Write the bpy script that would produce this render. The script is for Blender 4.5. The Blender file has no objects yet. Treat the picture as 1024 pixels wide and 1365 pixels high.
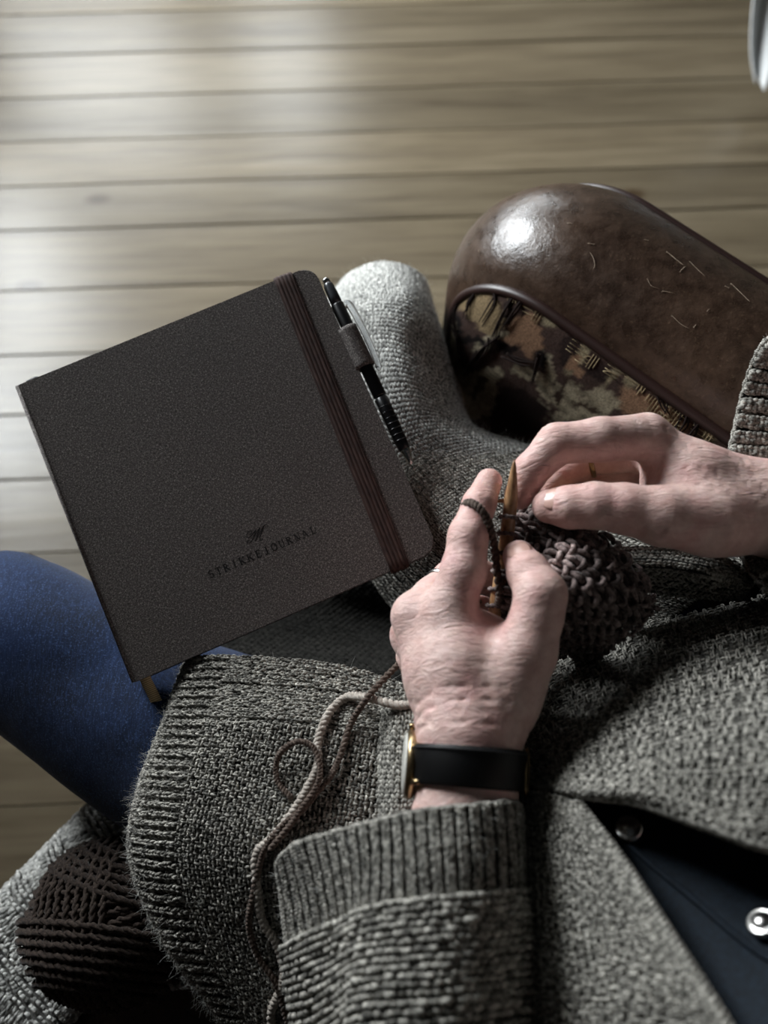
import bpy, bmesh, math, random
import numpy as np
from mathutils import Vector, Matrix

random.seed(7)
rng = np.random.default_rng(7)
scene = bpy.context.scene
COL = scene.collection

# ------------------------------------------------------------------ camera
TH = math.radians(24.0); CAM_H = 1.15; FPX = 1150.0
cam_d = bpy.data.cameras.new('camera'); cam = bpy.data.objects.new('camera', cam_d)
COL.objects.link(cam); scene.camera = cam
cam.location = (0, 0, CAM_H); cam.rotation_euler = (TH, 0, 0)
cam_d.sensor_fit = 'HORIZONTAL'; cam_d.sensor_width = 36.0
cam_d.lens = 36.0 * FPX / 1024.0
cam_d.clip_start = 0.01
cam_d.dof.use_dof = True
cam_d.dof.focus_distance = 0.535
cam_d.dof.aperture_fstop = 6.2

# ------------------------------------------------------------------ world / light / exposure
world = bpy.data.worlds.new('world'); scene.world = world; world.use_nodes = True
bg = world.node_tree.nodes['Background']
bg.inputs[0].default_value = (0.80, 0.92, 1.0, 1); bg.inputs[1].default_value = 0.008

def area(name, loc, target, sx, sy, power, color):
    l = bpy.data.lights.new(name, 'AREA'); l.shape = 'RECTANGLE'; l.size = sx; l.size_y = sy
    l.energy = power; l.color = color
    o = bpy.data.objects.new(name, l); COL.objects.link(o); o.location = loc
    o.rotation_euler = (Vector(target) - Vector(loc)).to_track_quat('-Z', 'Y').to_euler()
    return o
# daylight standing in the window opening of the far wall
WIN = (-1.32, -0.15, 0.62, 1.36)   # x0, x1, z0, z1
WALL_Y = 2.55
area('window_daylight', ((WIN[0]+WIN[1])/2, WALL_Y+0.10, (WIN[2]+WIN[3])/2),
     ((WIN[0]+WIN[1])/2, 0, (WIN[2]+WIN[3])/2), WIN[1]-WIN[0], WIN[3]-WIN[2], 22.0, (0.90, 0.96, 1.0))

WINL = (1.05, 2.30, 0.80, 1.70)      # second window, in the left wall: y0, y1, z0, z1
WALL_X = -1.25
area('left_window_daylight', (WALL_X-.10, (WINL[0]+WINL[1])/2, (WINL[2]+WINL[3])/2),
     (0, (WINL[0]+WINL[1])/2, (WINL[2]+WINL[3])/2), WINL[1]-WINL[0], WINL[3]-WINL[2], 84.0, (0.92, 0.97, 1.0))

vs = scene.view_settings
vs.view_transform = 'Standard'; vs.look = 'None'; vs.gamma = 1.0; vs.use_curve_mapping = False
vs.exposure = 0.80
scene.cycles.use_denoising = True
scene.cycles.max_bounces = 6

# ------------------------------------------------------------------ pixel helpers (1024 x 1365 frame)
FW = np.array([0, math.sin(TH), -math.cos(TH)]); UP = np.array([0, math.cos(TH), math.sin(TH)]); RT = np.array([1.0, 0, 0])
CC = np.array([0, 0, CAM_H])
def ray(px, py): return FW + (px-512)/FPX*RT + (682.5-py)/FPX*UP
def W(px, py, z):
    d = ray(px, py); return CC + d*((z-CAM_H)/d[2])
def proj(P):
    q = np.asarray(P) - CC; D = q@FW
    return 512+FPX*(q@RT)/D, 682.5-FPX*(q@UP)/D

# ------------------------------------------------------------------ materials
def new_mat(name):
    m = bpy.data.materials.new(name); m.use_nodes = True
    nt = m.node_tree; b = nt.nodes['Principled BSDF']
    return m, nt, b
def N(nt, t, **kw):
    n = nt.nodes.new(t)
    for k, v in kw.items(): setattr(n, k, v)
    return n
def L(nt, a, b): nt.links.new(a, b)
def srgb(r, g, b):
    f = lambda c: (c/255/12.92) if c/255 <= .04045 else ((c/255+.055)/1.055)**2.4
    return (f(r), f(g), f(b), 1)
def noise(nt, scale, detail=2, rough=.5, vec=None, dist=0):
    n = N(nt, 'ShaderNodeTexNoise'); n.inputs['Scale'].default_value = scale
    n.inputs['Detail'].default_value = detail; n.inputs['Roughness'].default_value = rough
    n.inputs['Distortion'].default_value = dist
    if vec is not None: L(nt, vec, n.inputs['Vector'])
    return n
def ramp(nt, fac, stops):
    r = N(nt, 'ShaderNodeValToRGB'); L(nt, fac, r.inputs[0])
    el = r.color_ramp.elements
    while len(el) < len(stops): el.new(.5)
    for e, (p, c) in zip(el, stops): e.position = p; e.color = c
    return r
def mixc(nt, fac, a, b, mode='MIX'):
    n = N(nt, 'ShaderNodeMix', data_type='RGBA', blend_type=mode)
    for s, v in ((n.inputs[0], fac), (n.inputs[6], a), (n.inputs[7], b)):
        if hasattr(v, 'is_output'): L(nt, v, s)
        else: s.default_value = v
    return n.outputs[2]
def bump(nt, b, h, strength=.3, dist=.001, prev=None):
    n = N(nt, 'ShaderNodeBump'); n.inputs['Strength'].default_value = strength
    n.inputs['Distance'].default_value = dist; L(nt, h, n.inputs['Height'])
    if prev is not None: L(nt, prev, n.inputs['Normal'])
    L(nt, n.outputs[0], b.inputs['Normal']); return n.outputs[0]
def objco(nt): return N(nt, 'ShaderNodeTexCoord').outputs['Object']
def mapping(nt, vec, scale=(1,1,1), rot=(0,0,0)):
    m = N(nt, 'ShaderNodeMapping'); L(nt, vec, m.inputs[0])
    m.inputs['Scale'].default_value = scale; m.inputs['Rotation'].default_value = rot
    return m.outputs[0]
def plain(name, col, rough=.5, metal=0.0, spec=.5, **kw):
    m, nt, b = new_mat(name); b.inputs['Base Color'].default_value = col
    b.inputs['Roughness'].default_value = rough; b.inputs['Metallic'].default_value = metal
    b.inputs['Specular IOR Level'].default_value = spec
    for k, v in kw.items(): b.inputs[k].default_value = v
    return m
def wool(name, dark, light, sheen=.10, contrast=(.35, .68), scale=420):
    m, nt, b = new_mat(name); co = objco(nt)
    n1 = noise(nt, scale, 3, .7, co); n2 = noise(nt, 22, 2, .5, co)
    c = ramp(nt, n1.outputs[0], [(contrast[0], dark), (contrast[1], light)]).outputs[0]
    at = N(nt, 'ShaderNodeAttribute', attribute_name='tint')
    c = mixc(nt, 1.0, c, at.outputs['Color'], 'MULTIPLY')
    c2 = ramp(nt, n2.outputs[0], [(.3, (.82,.82,.82,1)), (.7, (1.08,1.08,1.08,1))]).outputs[0]
    c = mixc(nt, 1.0, c, c2, 'MULTIPLY')
    L(nt, c, b.inputs['Base Color']); b.inputs['Roughness'].default_value = .95
    b.inputs['Specular IOR Level'].default_value = .12
    b.inputs['Sheen Weight'].default_value = sheen*.5; b.inputs['Sheen Roughness'].default_value = .45
    n3 = noise(nt, 1500, 2, .6, co); bump(nt, b, n3.outputs[0], .35, .0006)
    return m
M = {}
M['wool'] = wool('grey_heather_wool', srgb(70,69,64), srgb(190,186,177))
M['wool_shaded'] = wool('grey_wool_shaded', srgb(22,21,19), srgb(46,45,42), .05)  # darkened wool copy: shade between and under the stitches put into its colour
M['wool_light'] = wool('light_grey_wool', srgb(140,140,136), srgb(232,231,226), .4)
M['wool_light_shaded'] = wool('light_grey_wool_shaded', srgb(100,99,96), srgb(150,149,145), .3)  # darker copy of the light wool, shade below its stitches as colour
M['swatch'] = wool('dark_brown_wool', srgb(62,52,51), srgb(142,126,122), .3)
M['yarn_dark'] = wool('dark_yarn', srgb(66,55,49), srgb(118,104,95), .2)
M['yarn_ball'] = wool('yarn_ball_wool', srgb(34,28,26), srgb(78,67,60), .2, scale=700)
M['yarn_light'] = wool('pale_yarn', srgb(150,140,130), srgb(205,196,186), .3)

def make_skin():
    m, nt, b = new_mat('skin'); co = objco(nt)
    n1 = noise(nt, 35, 3, .55, co); n2 = noise(nt, 160, 3, .6, co)
    c = ramp(nt, n1.outputs[0], [(.3, srgb(206,168,160)), (.52, srgb(220,188,179)), (.72, srgb(214,166,161))]).outputs[0]
    c = mixc(nt, .30, c, ramp(nt, n2.outputs[0], [(.35, srgb(176,132,124)), (.65, srgb(228,202,194))]).outputs[0])
    at = N(nt, 'ShaderNodeAttribute', attribute_name='flush')
    c = mixc(nt, at.outputs['Fac'], c, srgb(214,132,124))
    L(nt, c, b.inputs['Base Color'])
    b.inputs['Roughness'].default_value = .48; b.inputs['Specular IOR Level'].default_value = .4
    b.inputs['Subsurface Weight'].default_value = .12; b.inputs['Subsurface Radius'].default_value = (.004,.0016,.0008)
    b.inputs['Subsurface Scale'].default_value = 1.0
    v = N(nt, 'ShaderNodeTexVoronoi', feature='DISTANCE_TO_EDGE'); v.inputs['Scale'].default_value = 620
    L(nt, mapping(nt, co, (1,.55,1)), v.inputs['Vector'])
    w = noise(nt, 130, 4, .65, mapping(nt, co, (.6,2.0,1)), 1.2)
    p = bump(nt, b, v.outputs['Distance'], .12, .0006)
    bump(nt, b, w.outputs[0], .45, .0028, p)
    return m
M['skin'] = make_skin()
M['nail'] = plain('fingernail', srgb(206,166,154), .25, 0, .5)

def make_leather():
    m, nt, b = new_mat('worn_brown_leather'); co = objco(nt)
    n1 = noise(nt, 14, 5, .65, co); n2 = noise(nt, 90, 4, .6, co)
    c = ramp(nt, n1.outputs[0], [(.30, srgb(44,32,26)), (.5, srgb(58,43,34)), (.72, srgb(80,62,49))]).outputs[0]
    c = mixc(nt, .35, c, ramp(nt, n2.outputs[0], [(.35, srgb(36,26,20)), (.65, srgb(84,64,50))]).outputs[0])
    n3 = noise(nt, 420, 3, .7, co)
    c = mixc(nt, ramp(nt, n3.outputs[0], [(.58,(0,0,0,1)), (.72,(.45,.45,.45,1))]).outputs[0], c, srgb(110,90,72))
    L(nt, c, b.inputs['Base Color'])
    rr = ramp(nt, n2.outputs[0], [(.3,(.24,.24,.24,1)), (.7,(.38,.38,.38,1))]).outputs[0]
    L(nt, rr, b.inputs['Roughness']); b.inputs['Specular IOR Level'].default_value = .55
    v = N(nt, 'ShaderNodeTexVoronoi', feature='DISTANCE_TO_EDGE'); v.inputs['Scale'].default_value = 420; L(nt, co, v.inputs['Vector'])
    p = bump(nt, b, v.outputs['Distance'], .15, .0005)
    bump(nt, b, noise(nt, 75, 5, .65, co).outputs[0], .30, .003, p)
    return m
M['leather'] = make_leather()
M['piping'] = plain('dark_red_leather_piping', srgb(44,26,22), .42)
M['scuff'] = plain('leather_scuff', srgb(160,142,122), .7)
def make_tapestry():
    m, nt, b = new_mat('worn_tapestry'); co = objco(nt)
    at = N(nt, 'ShaderNodeAttribute', attribute_name='weave')
    n = noise(nt, 700, 2, .6, co)
    c = mixc(nt, 1.0, at.outputs['Color'], ramp(nt, n.outputs[0], [(.3,(.55,.55,.55,1)), (.7,(1.3,1.3,1.3,1))]).outputs[0], 'MULTIPLY')
    L(nt, c, b.inputs['Base Color']); b.inputs['Roughness'].default_value = .95; b.inputs['Specular IOR Level'].default_value = .1
    uv = N(nt, 'ShaderNodeUVMap').outputs[0]
    w1 = N(nt, 'ShaderNodeTexWave', bands_direction='X'); w1.inputs['Scale'].default_value = 190; L(nt, uv, w1.inputs[0])
    w2 = N(nt, 'ShaderNodeTexWave', bands_direction='Y'); w2.inputs['Scale'].default_value = 150; L(nt, uv, w2.inputs[0])
    mx = N(nt, 'ShaderNodeMath', operation='MULTIPLY'); L(nt, w1.outputs['Fac'], mx.inputs[0]); L(nt, w2.outputs['Fac'], mx.inputs[1])
    bump(nt, b, mx.outputs[0], .8, .0012)
    return m
M['tapestry'] = make_tapestry()
M['thread'] = plain('frayed_dark_thread', srgb(34,26,24), .95, 0, .1)
M['thread_pale'] = plain('frayed_pale_thread', srgb(168,150,118), .95, 0, .1)

def make_denim():
    m, nt, b = new_mat('blue_denim'); co = objco(nt)
    n1 = noise(nt, 18, 3, .5, co); n2 = noise(nt, 300, 3, .75, mapping(nt, co, (3.0,.35,1), (0,0,-.72)))
    n3 = noise(nt, 900, 2, .6, co)
    c = ramp(nt, n1.outputs[0], [(.3, srgb(10,22,44)), (.7, srgb(20,40,76))]).outputs[0]
    c = mixc(nt, ramp(nt, n2.outputs[0], [(.48,(0,0,0,1)), (.72,(.45,.45,.45,1))]).outputs[0], c, srgb(56,84,134))
    c = mixc(nt, ramp(nt, n3.outputs[0], [(.55,(0,0,0,1)), (.75,(.6,.6,.6,1))]).outputs[0], c, srgb(90,118,168))
    L(nt, c, b.inputs['Base Color']); b.inputs['Roughness'].default_value = .85; b.inputs['Specular IOR Level'].default_value = .2
    b.inputs['Sheen Weight'].default_value = .12
    p = bump(nt, b, n2.outputs[0], .35, .0008); bump(nt, b, noise(nt, 28, 3, .5, co).outputs[0], .25, .006, p)
    return m
M['denim'] = make_denim()
def make_shirt():
    m, nt, b = new_mat('navy_denim_shirt'); co = objco(nt)
    n = noise(nt, 500, 2, .6, co)
    L(nt, ramp(nt, n.outputs[0], [(.3, srgb(10,16,22)), (.7, srgb(20,30,40))]).outputs[0], b.inputs['Base Color'])
    b.inputs['Roughness'].default_value = .8; b.inputs['Specular IOR Level'].default_value = .2
    bump(nt, b, noise(nt, 25, 2, .5, co).outputs[0], .3, .006)
    return m
M['shirt'] = make_shirt()
def make_cover():
    m, nt, b = new_mat('dark_linen_cover'); co = objco(nt)
    a = noise(nt, 1500, 2, .6, mapping(nt, co, (1,.45,1))); c_ = noise(nt, 1500, 2, .6, mapping(nt, co, (.45,1,1)))
    big = noise(nt, 9, 2, .5, co)
    mx = N(nt, 'ShaderNodeMath', operation='MAXIMUM'); L(nt, a.outputs[0], mx.inputs[0]); L(nt, c_.outputs[0], mx.inputs[1])
    c = ramp(nt, mx.outputs[0], [(.42, srgb(58,54,53)), (.60, srgb(108,102,99)), (.74, srgb(178,171,167))]).outputs[0]
    c = mixc(nt, 1.0, c, ramp(nt, big.outputs[0], [(.3,(.9,.9,.9,1)), (.7,(1.06,1.05,1.04,1))]).outputs[0], 'MULTIPLY')
    L(nt, c, b.inputs['Base Color']); b.inputs['Roughness'].default_value = .8; b.inputs['Specular IOR Level'].default_value = .25
    bump(nt, b, mx.outputs[0], .55, .0005)
    return m
M['cover'] = make_cover()
M['emboss'] = plain('debossed_lettering', srgb(10,8,8), .5)
M['elastic'] = None
def make_elastic():
    m, nt, b = new_mat('brown_elastic'); co = objco(nt)
    n = noise(nt, 600, 2, .5, mapping(nt, co, (1,.2,1)))
    L(nt, ramp(nt, n.outputs[0], [(.3, srgb(46,30,27)), (.7, srgb(78,56,50))]).outputs[0], b.inputs['Base Color'])
    b.inputs['Roughness'].default_value = .85
    return m
M['elastic'] = make_elastic()
M['paper'] = plain('cream_paper_edges', srgb(214,206,190), .9)
M['black_plastic'] = plain('black_plastic', srgb(12,12,14), .28, 0, .6)
M['clear_plastic'] = plain('clear_plastic', (.92,.95,.98,1), .08, 0, .5, **{'Transmission Weight': .85, 'IOR': 1.46})
M['steel'] = plain('polished_steel', srgb(190,190,188), .22, 1.0)
M['gold'] = plain('gold_metal', srgb(160,138,104), .30, 1.0)
M['silver'] = plain('silver_metal', srgb(205,203,200), .25, 1.0)
M['strap'] = plain('black_leather_strap', srgb(7,7,8), .5, 0, .3)
M['dial'] = plain('pale_watch_dial', srgb(200,198,190), .25, 0, .6)
M['ribbon'] = None
def make_ribbon():
    m, nt, b = new_mat('gold_ribbon'); uv = N(nt, 'ShaderNodeUVMap').outputs[0]
    w = N(nt, 'ShaderNodeTexWave', bands_direction='Y'); w.inputs['Scale'].default_value = 9; L(nt, uv, w.inputs[0])
    L(nt, ramp(nt, w.outputs['Fac'], [(.2, srgb(160,134,94)), (.7, srgb(226,202,156))]).outputs[0], b.inputs['Base Color'])
    b.inputs['Roughness'].default_value = .55; return m
M['ribbon'] = make_ribbon()
def make_needle():
    m, nt, b = new_mat('varnished_wood_needle'); co = objco(nt)
    n = noise(nt, 120, 3, .5, mapping(nt, co, (3,.4,3)))
    L(nt, ramp(nt, n.outputs[0], [(.3, srgb(134,96,64)), (.7, srgb(190,150,110))]).outputs[0], b.inputs['Base Color'])
    b.inputs['Roughness'].default_value = .35; return m
M['needle'] = make_needle()
def make_wood():
    m, nt, b = new_mat('worn_pine_boards'); co = objco(nt)
    oi = N(nt, 'ShaderNodeObjectInfo')
    off = N(nt, 'ShaderNodeVectorMath', operation='ADD'); L(nt, co, off.inputs[0])
    mu = N(nt, 'ShaderNodeVectorMath', operation='SCALE'); L(nt, oi.outputs['Location'], mu.inputs[0]); mu.inputs['Scale'].default_value = 13.7
    L(nt, mu.outputs[0], off.inputs[1]); v = off.outputs[0]
    n1 = noise(nt, 9, 5, .6, mapping(nt, v, (.22, 3.2, 1)), .6); n2 = noise(nt, 55, 3, .6, mapping(nt, v, (.12, 2.4, 1)))
    c = ramp(nt, n1.outputs[0], [(.28, srgb(82,71,55)), (.5, srgb(110,98,78)), (.75, srgb(132,120,99))]).outputs[0]
    c = mixc(nt, .30, c, ramp(nt, n2.outputs[0], [(.3, srgb(70,60,46)), (.7, srgb(134,122,102))]).outputs[0])
    vo = N(nt, 'ShaderNodeTexVoronoi'); vo.inputs['Scale'].default_value = 3.4; vo.inputs['Randomness'].default_value = 1.0
    L(nt, mapping(nt, v, (1.0, 1.9, 0)), vo.inputs['Vector'])
    kn = ramp(nt, vo.outputs['Distance'], [(.045, (1,1,1,1)), (.10, (0,0,0,1))]).outputs[0]
    c = mixc(nt, kn, c, srgb(70,54,36))
    rn = N(nt, 'ShaderNodeMath', operation='MULTIPLY_ADD'); L(nt, oi.outputs['Random'], rn.inputs[0]); rn.inputs[1].default_value = .34; rn.inputs[2].default_value = .80
    cm = N(nt, 'ShaderNodeCombineColor'); [L(nt, rn.outputs[0], cm.inputs[i]) for i in range(3)]
    c = mixc(nt, 1.0, c, cm.outputs[0], 'MULTIPLY')
    L(nt, c, b.inputs['Base Color'])
    b.inputs['Roughness'].default_value = .30; b.inputs['Specular IOR Level'].default_value = .5
    bump(nt, b, n1.outputs[0], .15, .004)
    return m
M['wood'] = make_wood()
M['gap'] = plain('dark_floor_gap', srgb(58,47,36), .9)
M['wall'] = plain('pale_plaster', srgb(120,116,108), .9)
M['frame'] = plain('white_painted_frame', srgb(220,220,216), .5)
M['cloth_white'] = plain('white_linen', srgb(214,216,216), .85)
M['dark_wood'] = plain('dark_turned_wood', srgb(52,34,24), .45)

# ------------------------------------------------------------------ mesh helpers
def link(o, parent=None):
    COL.objects.link(o)
    if parent is not None: o.parent = parent
    return o
def mesh_np(name, V, F, mat, parent=None, smooth=True, attrs=None, uv=None):
    """V (n,3); F (m,k) int array or list of polygons"""
    V = np.asarray(V, np.float32).reshape(-1, 3)
    me = bpy.data.meshes.new(name)
    if isinstance(F, np.ndarray):
        k = F.shape[1]; nf = len(F)
        me.vertices.add(len(V)); me.vertices.foreach_set('co', V.ravel())
        me.loops.add(nf*k); me.loops.foreach_set('vertex_index', F.astype(np.int32).ravel())
        me.polygons.add(nf); me.polygons.foreach_set('loop_start', np.arange(0, nf*k, k, dtype=np.int32))
        me.update(calc_edges=True)
    else:
        me.from_pydata(V.tolist(), [], F); me.update()
    if smooth: me.polygons.foreach_set('use_smooth', np.ones(len(me.polygons), bool))
    for an, (kind, arr) in (attrs or {}).items():
        a = me.attributes.new(an, kind, 'POINT')
        if kind == 'FLOAT': a.data.foreach_set('value', np.asarray(arr, np.float32).ravel())
        else: a.data.foreach_set('color', np.asarray(arr, np.float32).ravel())
    if uv is not None:
        l = me.uv_layers.new(name='UVMap'); vi = np.empty(len(me.loops), np.int32); me.loops.foreach_get('vertex_index', vi)
        l.data.foreach_set('uv', np.asarray(uv, np.float32)[vi].ravel())
    me.materials.append(mat); me.validate()
    o = bpy.data.objects.new(name, me)
    return link(o, parent)
def with_tint(V, val=1.0): return {'tint': ('FLOAT_COLOR', np.tile([val, val, val, 1], (len(V), 1)))}
def tag(o, label=None, cat=None, group=None, kind=None):
    if label: o['label'] = label
    if cat: o['category'] = cat
    if group: o['group'] = group
    if kind: o['kind'] = kind
    return o
def empty(name, loc=(0,0,0)):
    o = bpy.data.objects.new(name, None); o.empty_display_size = .02; o.location = loc
    return link(o)
def keep(o, parent):
    """parent while keeping world placement (parents here are only translated)"""
    o.parent = parent; o.matrix_parent_inverse = Matrix.Translation(-Vector(parent.location)); return o
def rbox(name, size, mat, bev=.01, seg=3, parent=None, loc=(0,0,0), rot=(0,0,0)):
    bm = bmesh.new(); bmesh.ops.create_cube(bm, size=1)
    for v in bm.verts: v.co = Vector((v.co.x*size[0], v.co.y*size[1], v.co.z*size[2]))
    if bev > 0: bmesh.ops.bevel(bm, geom=bm.edges[:], offset=bev, segments=seg, profile=.5, affect='EDGES')
    me = bpy.data.meshes.new(name); bm.to_mesh(me); bm.free(); me.materials.append(mat)
    if bev > 0:
        for p in me.polygons: p.use_smooth = True
    o = bpy.data.objects.new(name, me); link(o, parent); o.location = loc; o.rotation_euler = rot
    return o
def catmull(P, n, closed=False):
    """P (k,...) -> n samples"""
    P = np.asarray(P, float); k = len(P)
    if closed:
        t = np.linspace(0, k, n, endpoint=False)
    else:
        P = np.concatenate([[2*P[0]-P[1]], P, [2*P[-1]-P[-2]]]); t = np.linspace(0, k-1, n)
    i = np.minimum(np.floor(t).astype(int), k-1 if closed else k-2); f = t - i
    f = f.reshape((-1,)+(1,)*(P.ndim-1))
    if closed: a, b, c, d = P[(i-1)%k], P[i%k], P[(i+1)%k], P[(i+2)%k]
    else: a, b, c, d = P[i], P[i+1], P[i+2], P[i+3]
    return .5*((2*b)+(-a+c)*f+(2*a-5*b+4*c-d)*f*f+(-a+3*b-3*c+d)*f**3)
def unit(v): return v/np.maximum(np.linalg.norm(v, axis=-1, keepdims=True), 1e-12)
def frames(P):
    T = unit(np.gradient(P, axis=0)); U = np.zeros_like(P)
    a = np.array([0,0,1.0]) if abs(T[0][2]) < .9 else np.array([1.0,0,0])
    u = unit(np.cross(T[0], np.cross(a, T[0])))
    for i in range(len(P)):
        u = unit(u - T[i]*(u@T[i])); U[i] = u
    return T, U, np.cross(T, U)
def tube_geo(P, r, S=8, cap=True, flat=1.0):
    P = np.asarray(P, float); n = len(P); r = np.broadcast_to(np.asarray(r, float), (n,))
    T, U, B = frames(P); ph = np.arange(S)/S*2*np.pi
    V = P[:,None]+r[:,None,None]*(np.cos(ph)[None,:,None]*U[:,None]*flat+np.sin(ph)[None,:,None]*B[:,None])
    V = V.reshape(-1,3); F = []
    for i in range(n-1):
        for j in range(S): F.append((i*S+j, i*S+(j+1)%S, (i+1)*S+(j+1)%S, (i+1)*S+j))
    if cap:
        F.append(tuple(range(S-1,-1,-1))); F.append(tuple(range((n-1)*S, n*S)))
    return V, F
def tube(name, P, r, mat, parent=None, S=8, flat=1.0):
    V, F = tube_geo(P, r, S, True, flat)
    return mesh_np(name, V, F, mat, parent, attrs=with_tint(V))
def merge(geos):
    Vs, Fs, o = [], [], 0
    for V, F in geos:
        Vs.append(np.asarray(V)); Fs += [tuple(i+o for i in f) for f in F]; o += len(V)
    return np.concatenate(Vs), Fs
def ply_geo(P, r, turns, S=6, plies=2, closed=False):
    """twisted strand along the polyline P: plies round each other"""
    P = np.asarray(P, float); T, U, B = frames(P); n = len(P); out = []
    for k in range(plies):
        a = np.linspace(0, turns*2*np.pi, n) + k*2*np.pi/plies
        Q = P + r*.5*(np.cos(a)[:,None]*U+np.sin(a)[:,None]*B)
        out.append(tube_geo(Q, r*.62, S))
    return merge(out)

# ------------------------------------------------------------------ surfaces and knit stitches
class Surf:
    def __init__(self, ctrl, nu=60, nv=60, closed=False, px=True, flip=False):
        P = np.array([[W(*c) for c in row] for row in ctrl]) if px else np.asarray(ctrl, float)
        D = catmull(P, nu)                                   # along u
        D = np.swapaxes(catmull(np.swapaxes(D, 0, 1), nv, closed), 0, 1)
        if closed: D = np.concatenate([D, D[:, :1]], 1)
        self.P = D; self.closed = closed
        gu = np.gradient(D, axis=0); gv = np.gradient(D, axis=1)
        if closed:
            gv[:,0] = D[:,1]-D[:,-2]; gv[:,-1] = gv[:,0]
        n = unit(np.cross(gu, gv))
        if flip: n = -n
        self.N = n; self.flip = flip
    def ev(self, u, v):
        nu, nv = self.P.shape[:2]
        if self.closed: v = v % 1.0
        u = np.clip(u, 0, 1)*(nu-1); v = np.clip(v, 0, 1)*(nv-1)
        i = np.minimum(u.astype(int), nu-2); j = np.minimum(v.astype(int), nv-2)
        a = (u-i)[...,None]; b = (v-j)[...,None]
        def bl(G): return (G[i,j]*(1-a)+G[i+1,j]*a)*(1-b)+(G[i,j+1]*(1-a)+G[i+1,j+1]*a)*b
        return bl(self.P), unit(bl(self.N))
    def base(self, name, mat, parent=None, off=0.0, thick=0.0, tint=1.0):
        nu, nv = self.P.shape[:2]; V = (self.P+self.N*off).reshape(-1,3)
        I = np.arange(nu*nv).reshape(nu, nv)
        q = np.stack([I[:-1,:-1], I[1:,:-1], I[1:,1:], I[:-1,1:]], -1).reshape(-1,4)
        if self.flip: q = q[:, ::-1]
        o = mesh_np(name, V, np.ascontiguousarray(q), mat, parent, attrs=with_tint(V, tint))
        if thick:
            m = o.modifiers.new('thickness', 'SOLIDIFY'); m.thickness = thick; m.offset = -1
        return o
KNIT = np.array([[-.22,.47,-.10],[.15,.36,.30],[.55,.24,.36],[.95,.17,.12],[1.25,.24,-.25]])
PURL = np.array([[.25,-.12,-.05],[.52,.16,.42],[.60,.50,.56],[.52,.84,.42],[.25,1.12,-.05]])
def stitches(s, nrow, ncol, name, mat, parent, style=None, rad=.27, jit=.06, tint=.22, S=5, height=None, lift=0.0, tintf=None, wobble=0.0, stagger=0.0):
    """real yarn loops laid over surface s: wales run along u, courses along v.
    style(row, col) -> 0 knit V, 1 purl bump, -1 none ; second array = height offset in stitch widths"""
    R, Cc = np.meshgrid(np.arange(nrow), np.arange(ncol), indexing='ij'); R = R.ravel(); Cc = Cc.ravel()
    st = np.zeros(len(R), int) if style is None else style(R, Cc)
    ho = np.zeros(len(R)) if height is None else height(R, Cc)
    p0, _ = s.ev(np.array([.5]), np.array([.5])); p1, _ = s.ev(np.array([.5]), np.array([.5+1.0/ncol])); 
    w = float(np.linalg.norm(p1-p0))
    Vs, Ts = [], []
    ph = np.arange(S)/S*2*np.pi
    prof = np.array([.55,1.0,1.08,.95,.5])
    for typ, tmpl in ((0, KNIT), (0, KNIT*[1,-1,1]+[0,1,0]), (1, PURL)):
        m = st == typ
        if not m.any(): continue
        n = m.sum(); r_ = R[m][:,None]; c_ = Cc[m][:,None]
        ja = rng.normal(0, jit, (n,1)); jb = rng.normal(0, jit, (n,1)); jh = rng.normal(0, jit*.8, (n,1))
        u = (r_+tmpl[None,:,0]+ja)/nrow; v = (c_+tmpl[None,:,1]+jb)/ncol
        if stagger: v = v + stagger/ncol*((r_//2) % 2)
        if wobble: v = v + wobble/ncol*np.sin(u*23+c_*.0)
        pts, nrm = s.ev(u, v)
        pts = pts + nrm*((tmpl[None,:,2]*.9+ho[m][:,None]+jh)*w+lift)[...,None]
        T = unit(np.gradient(pts, axis=1)); side = unit(np.cross(T, nrm)); upv = np.cross(side, T)
        rr = rad*w*prof[None,:]*(1+rng.normal(0,.10,(n,1)))
        ring = pts[:,:,None]+rr[...,None,None]*(np.cos(ph)[None,None,:,None]*side[:,:,None]+np.sin(ph)[None,None,:,None]*upv[:,:,None])
        Vs.append(ring.reshape(n,-1,3))
        t = np.clip(1+rng.normal(0,tint,(n,)), .35, 1.7)
        if tintf is not None: t = t*tintf(R[m], Cc[m])
        Ts.append(t)
    V = np.concatenate(Vs); Tn = np.concatenate(Ts); K = 5; n = len(V)
    q = []
    for i in range(K-1):
        for j in range(S): q.append((i*S+j, i*S+(j+1)%S, (i+1)*S+(j+1)%S, (i+1)*S+j))
    q = np.array(q)[None]+(np.arange(n)*K*S)[:,None,None]
    tn = np.repeat(Tn, K*S); colr = np.stack([tn,tn,tn,np.ones_like(tn)],1)
    o = mesh_np(name, V.reshape(-1,3), q.reshape(-1,4), mat, parent, attrs={'tint': ('FLOAT_COLOR', colr)})
    o['kind'] = 'stuff'
    return o
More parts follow.
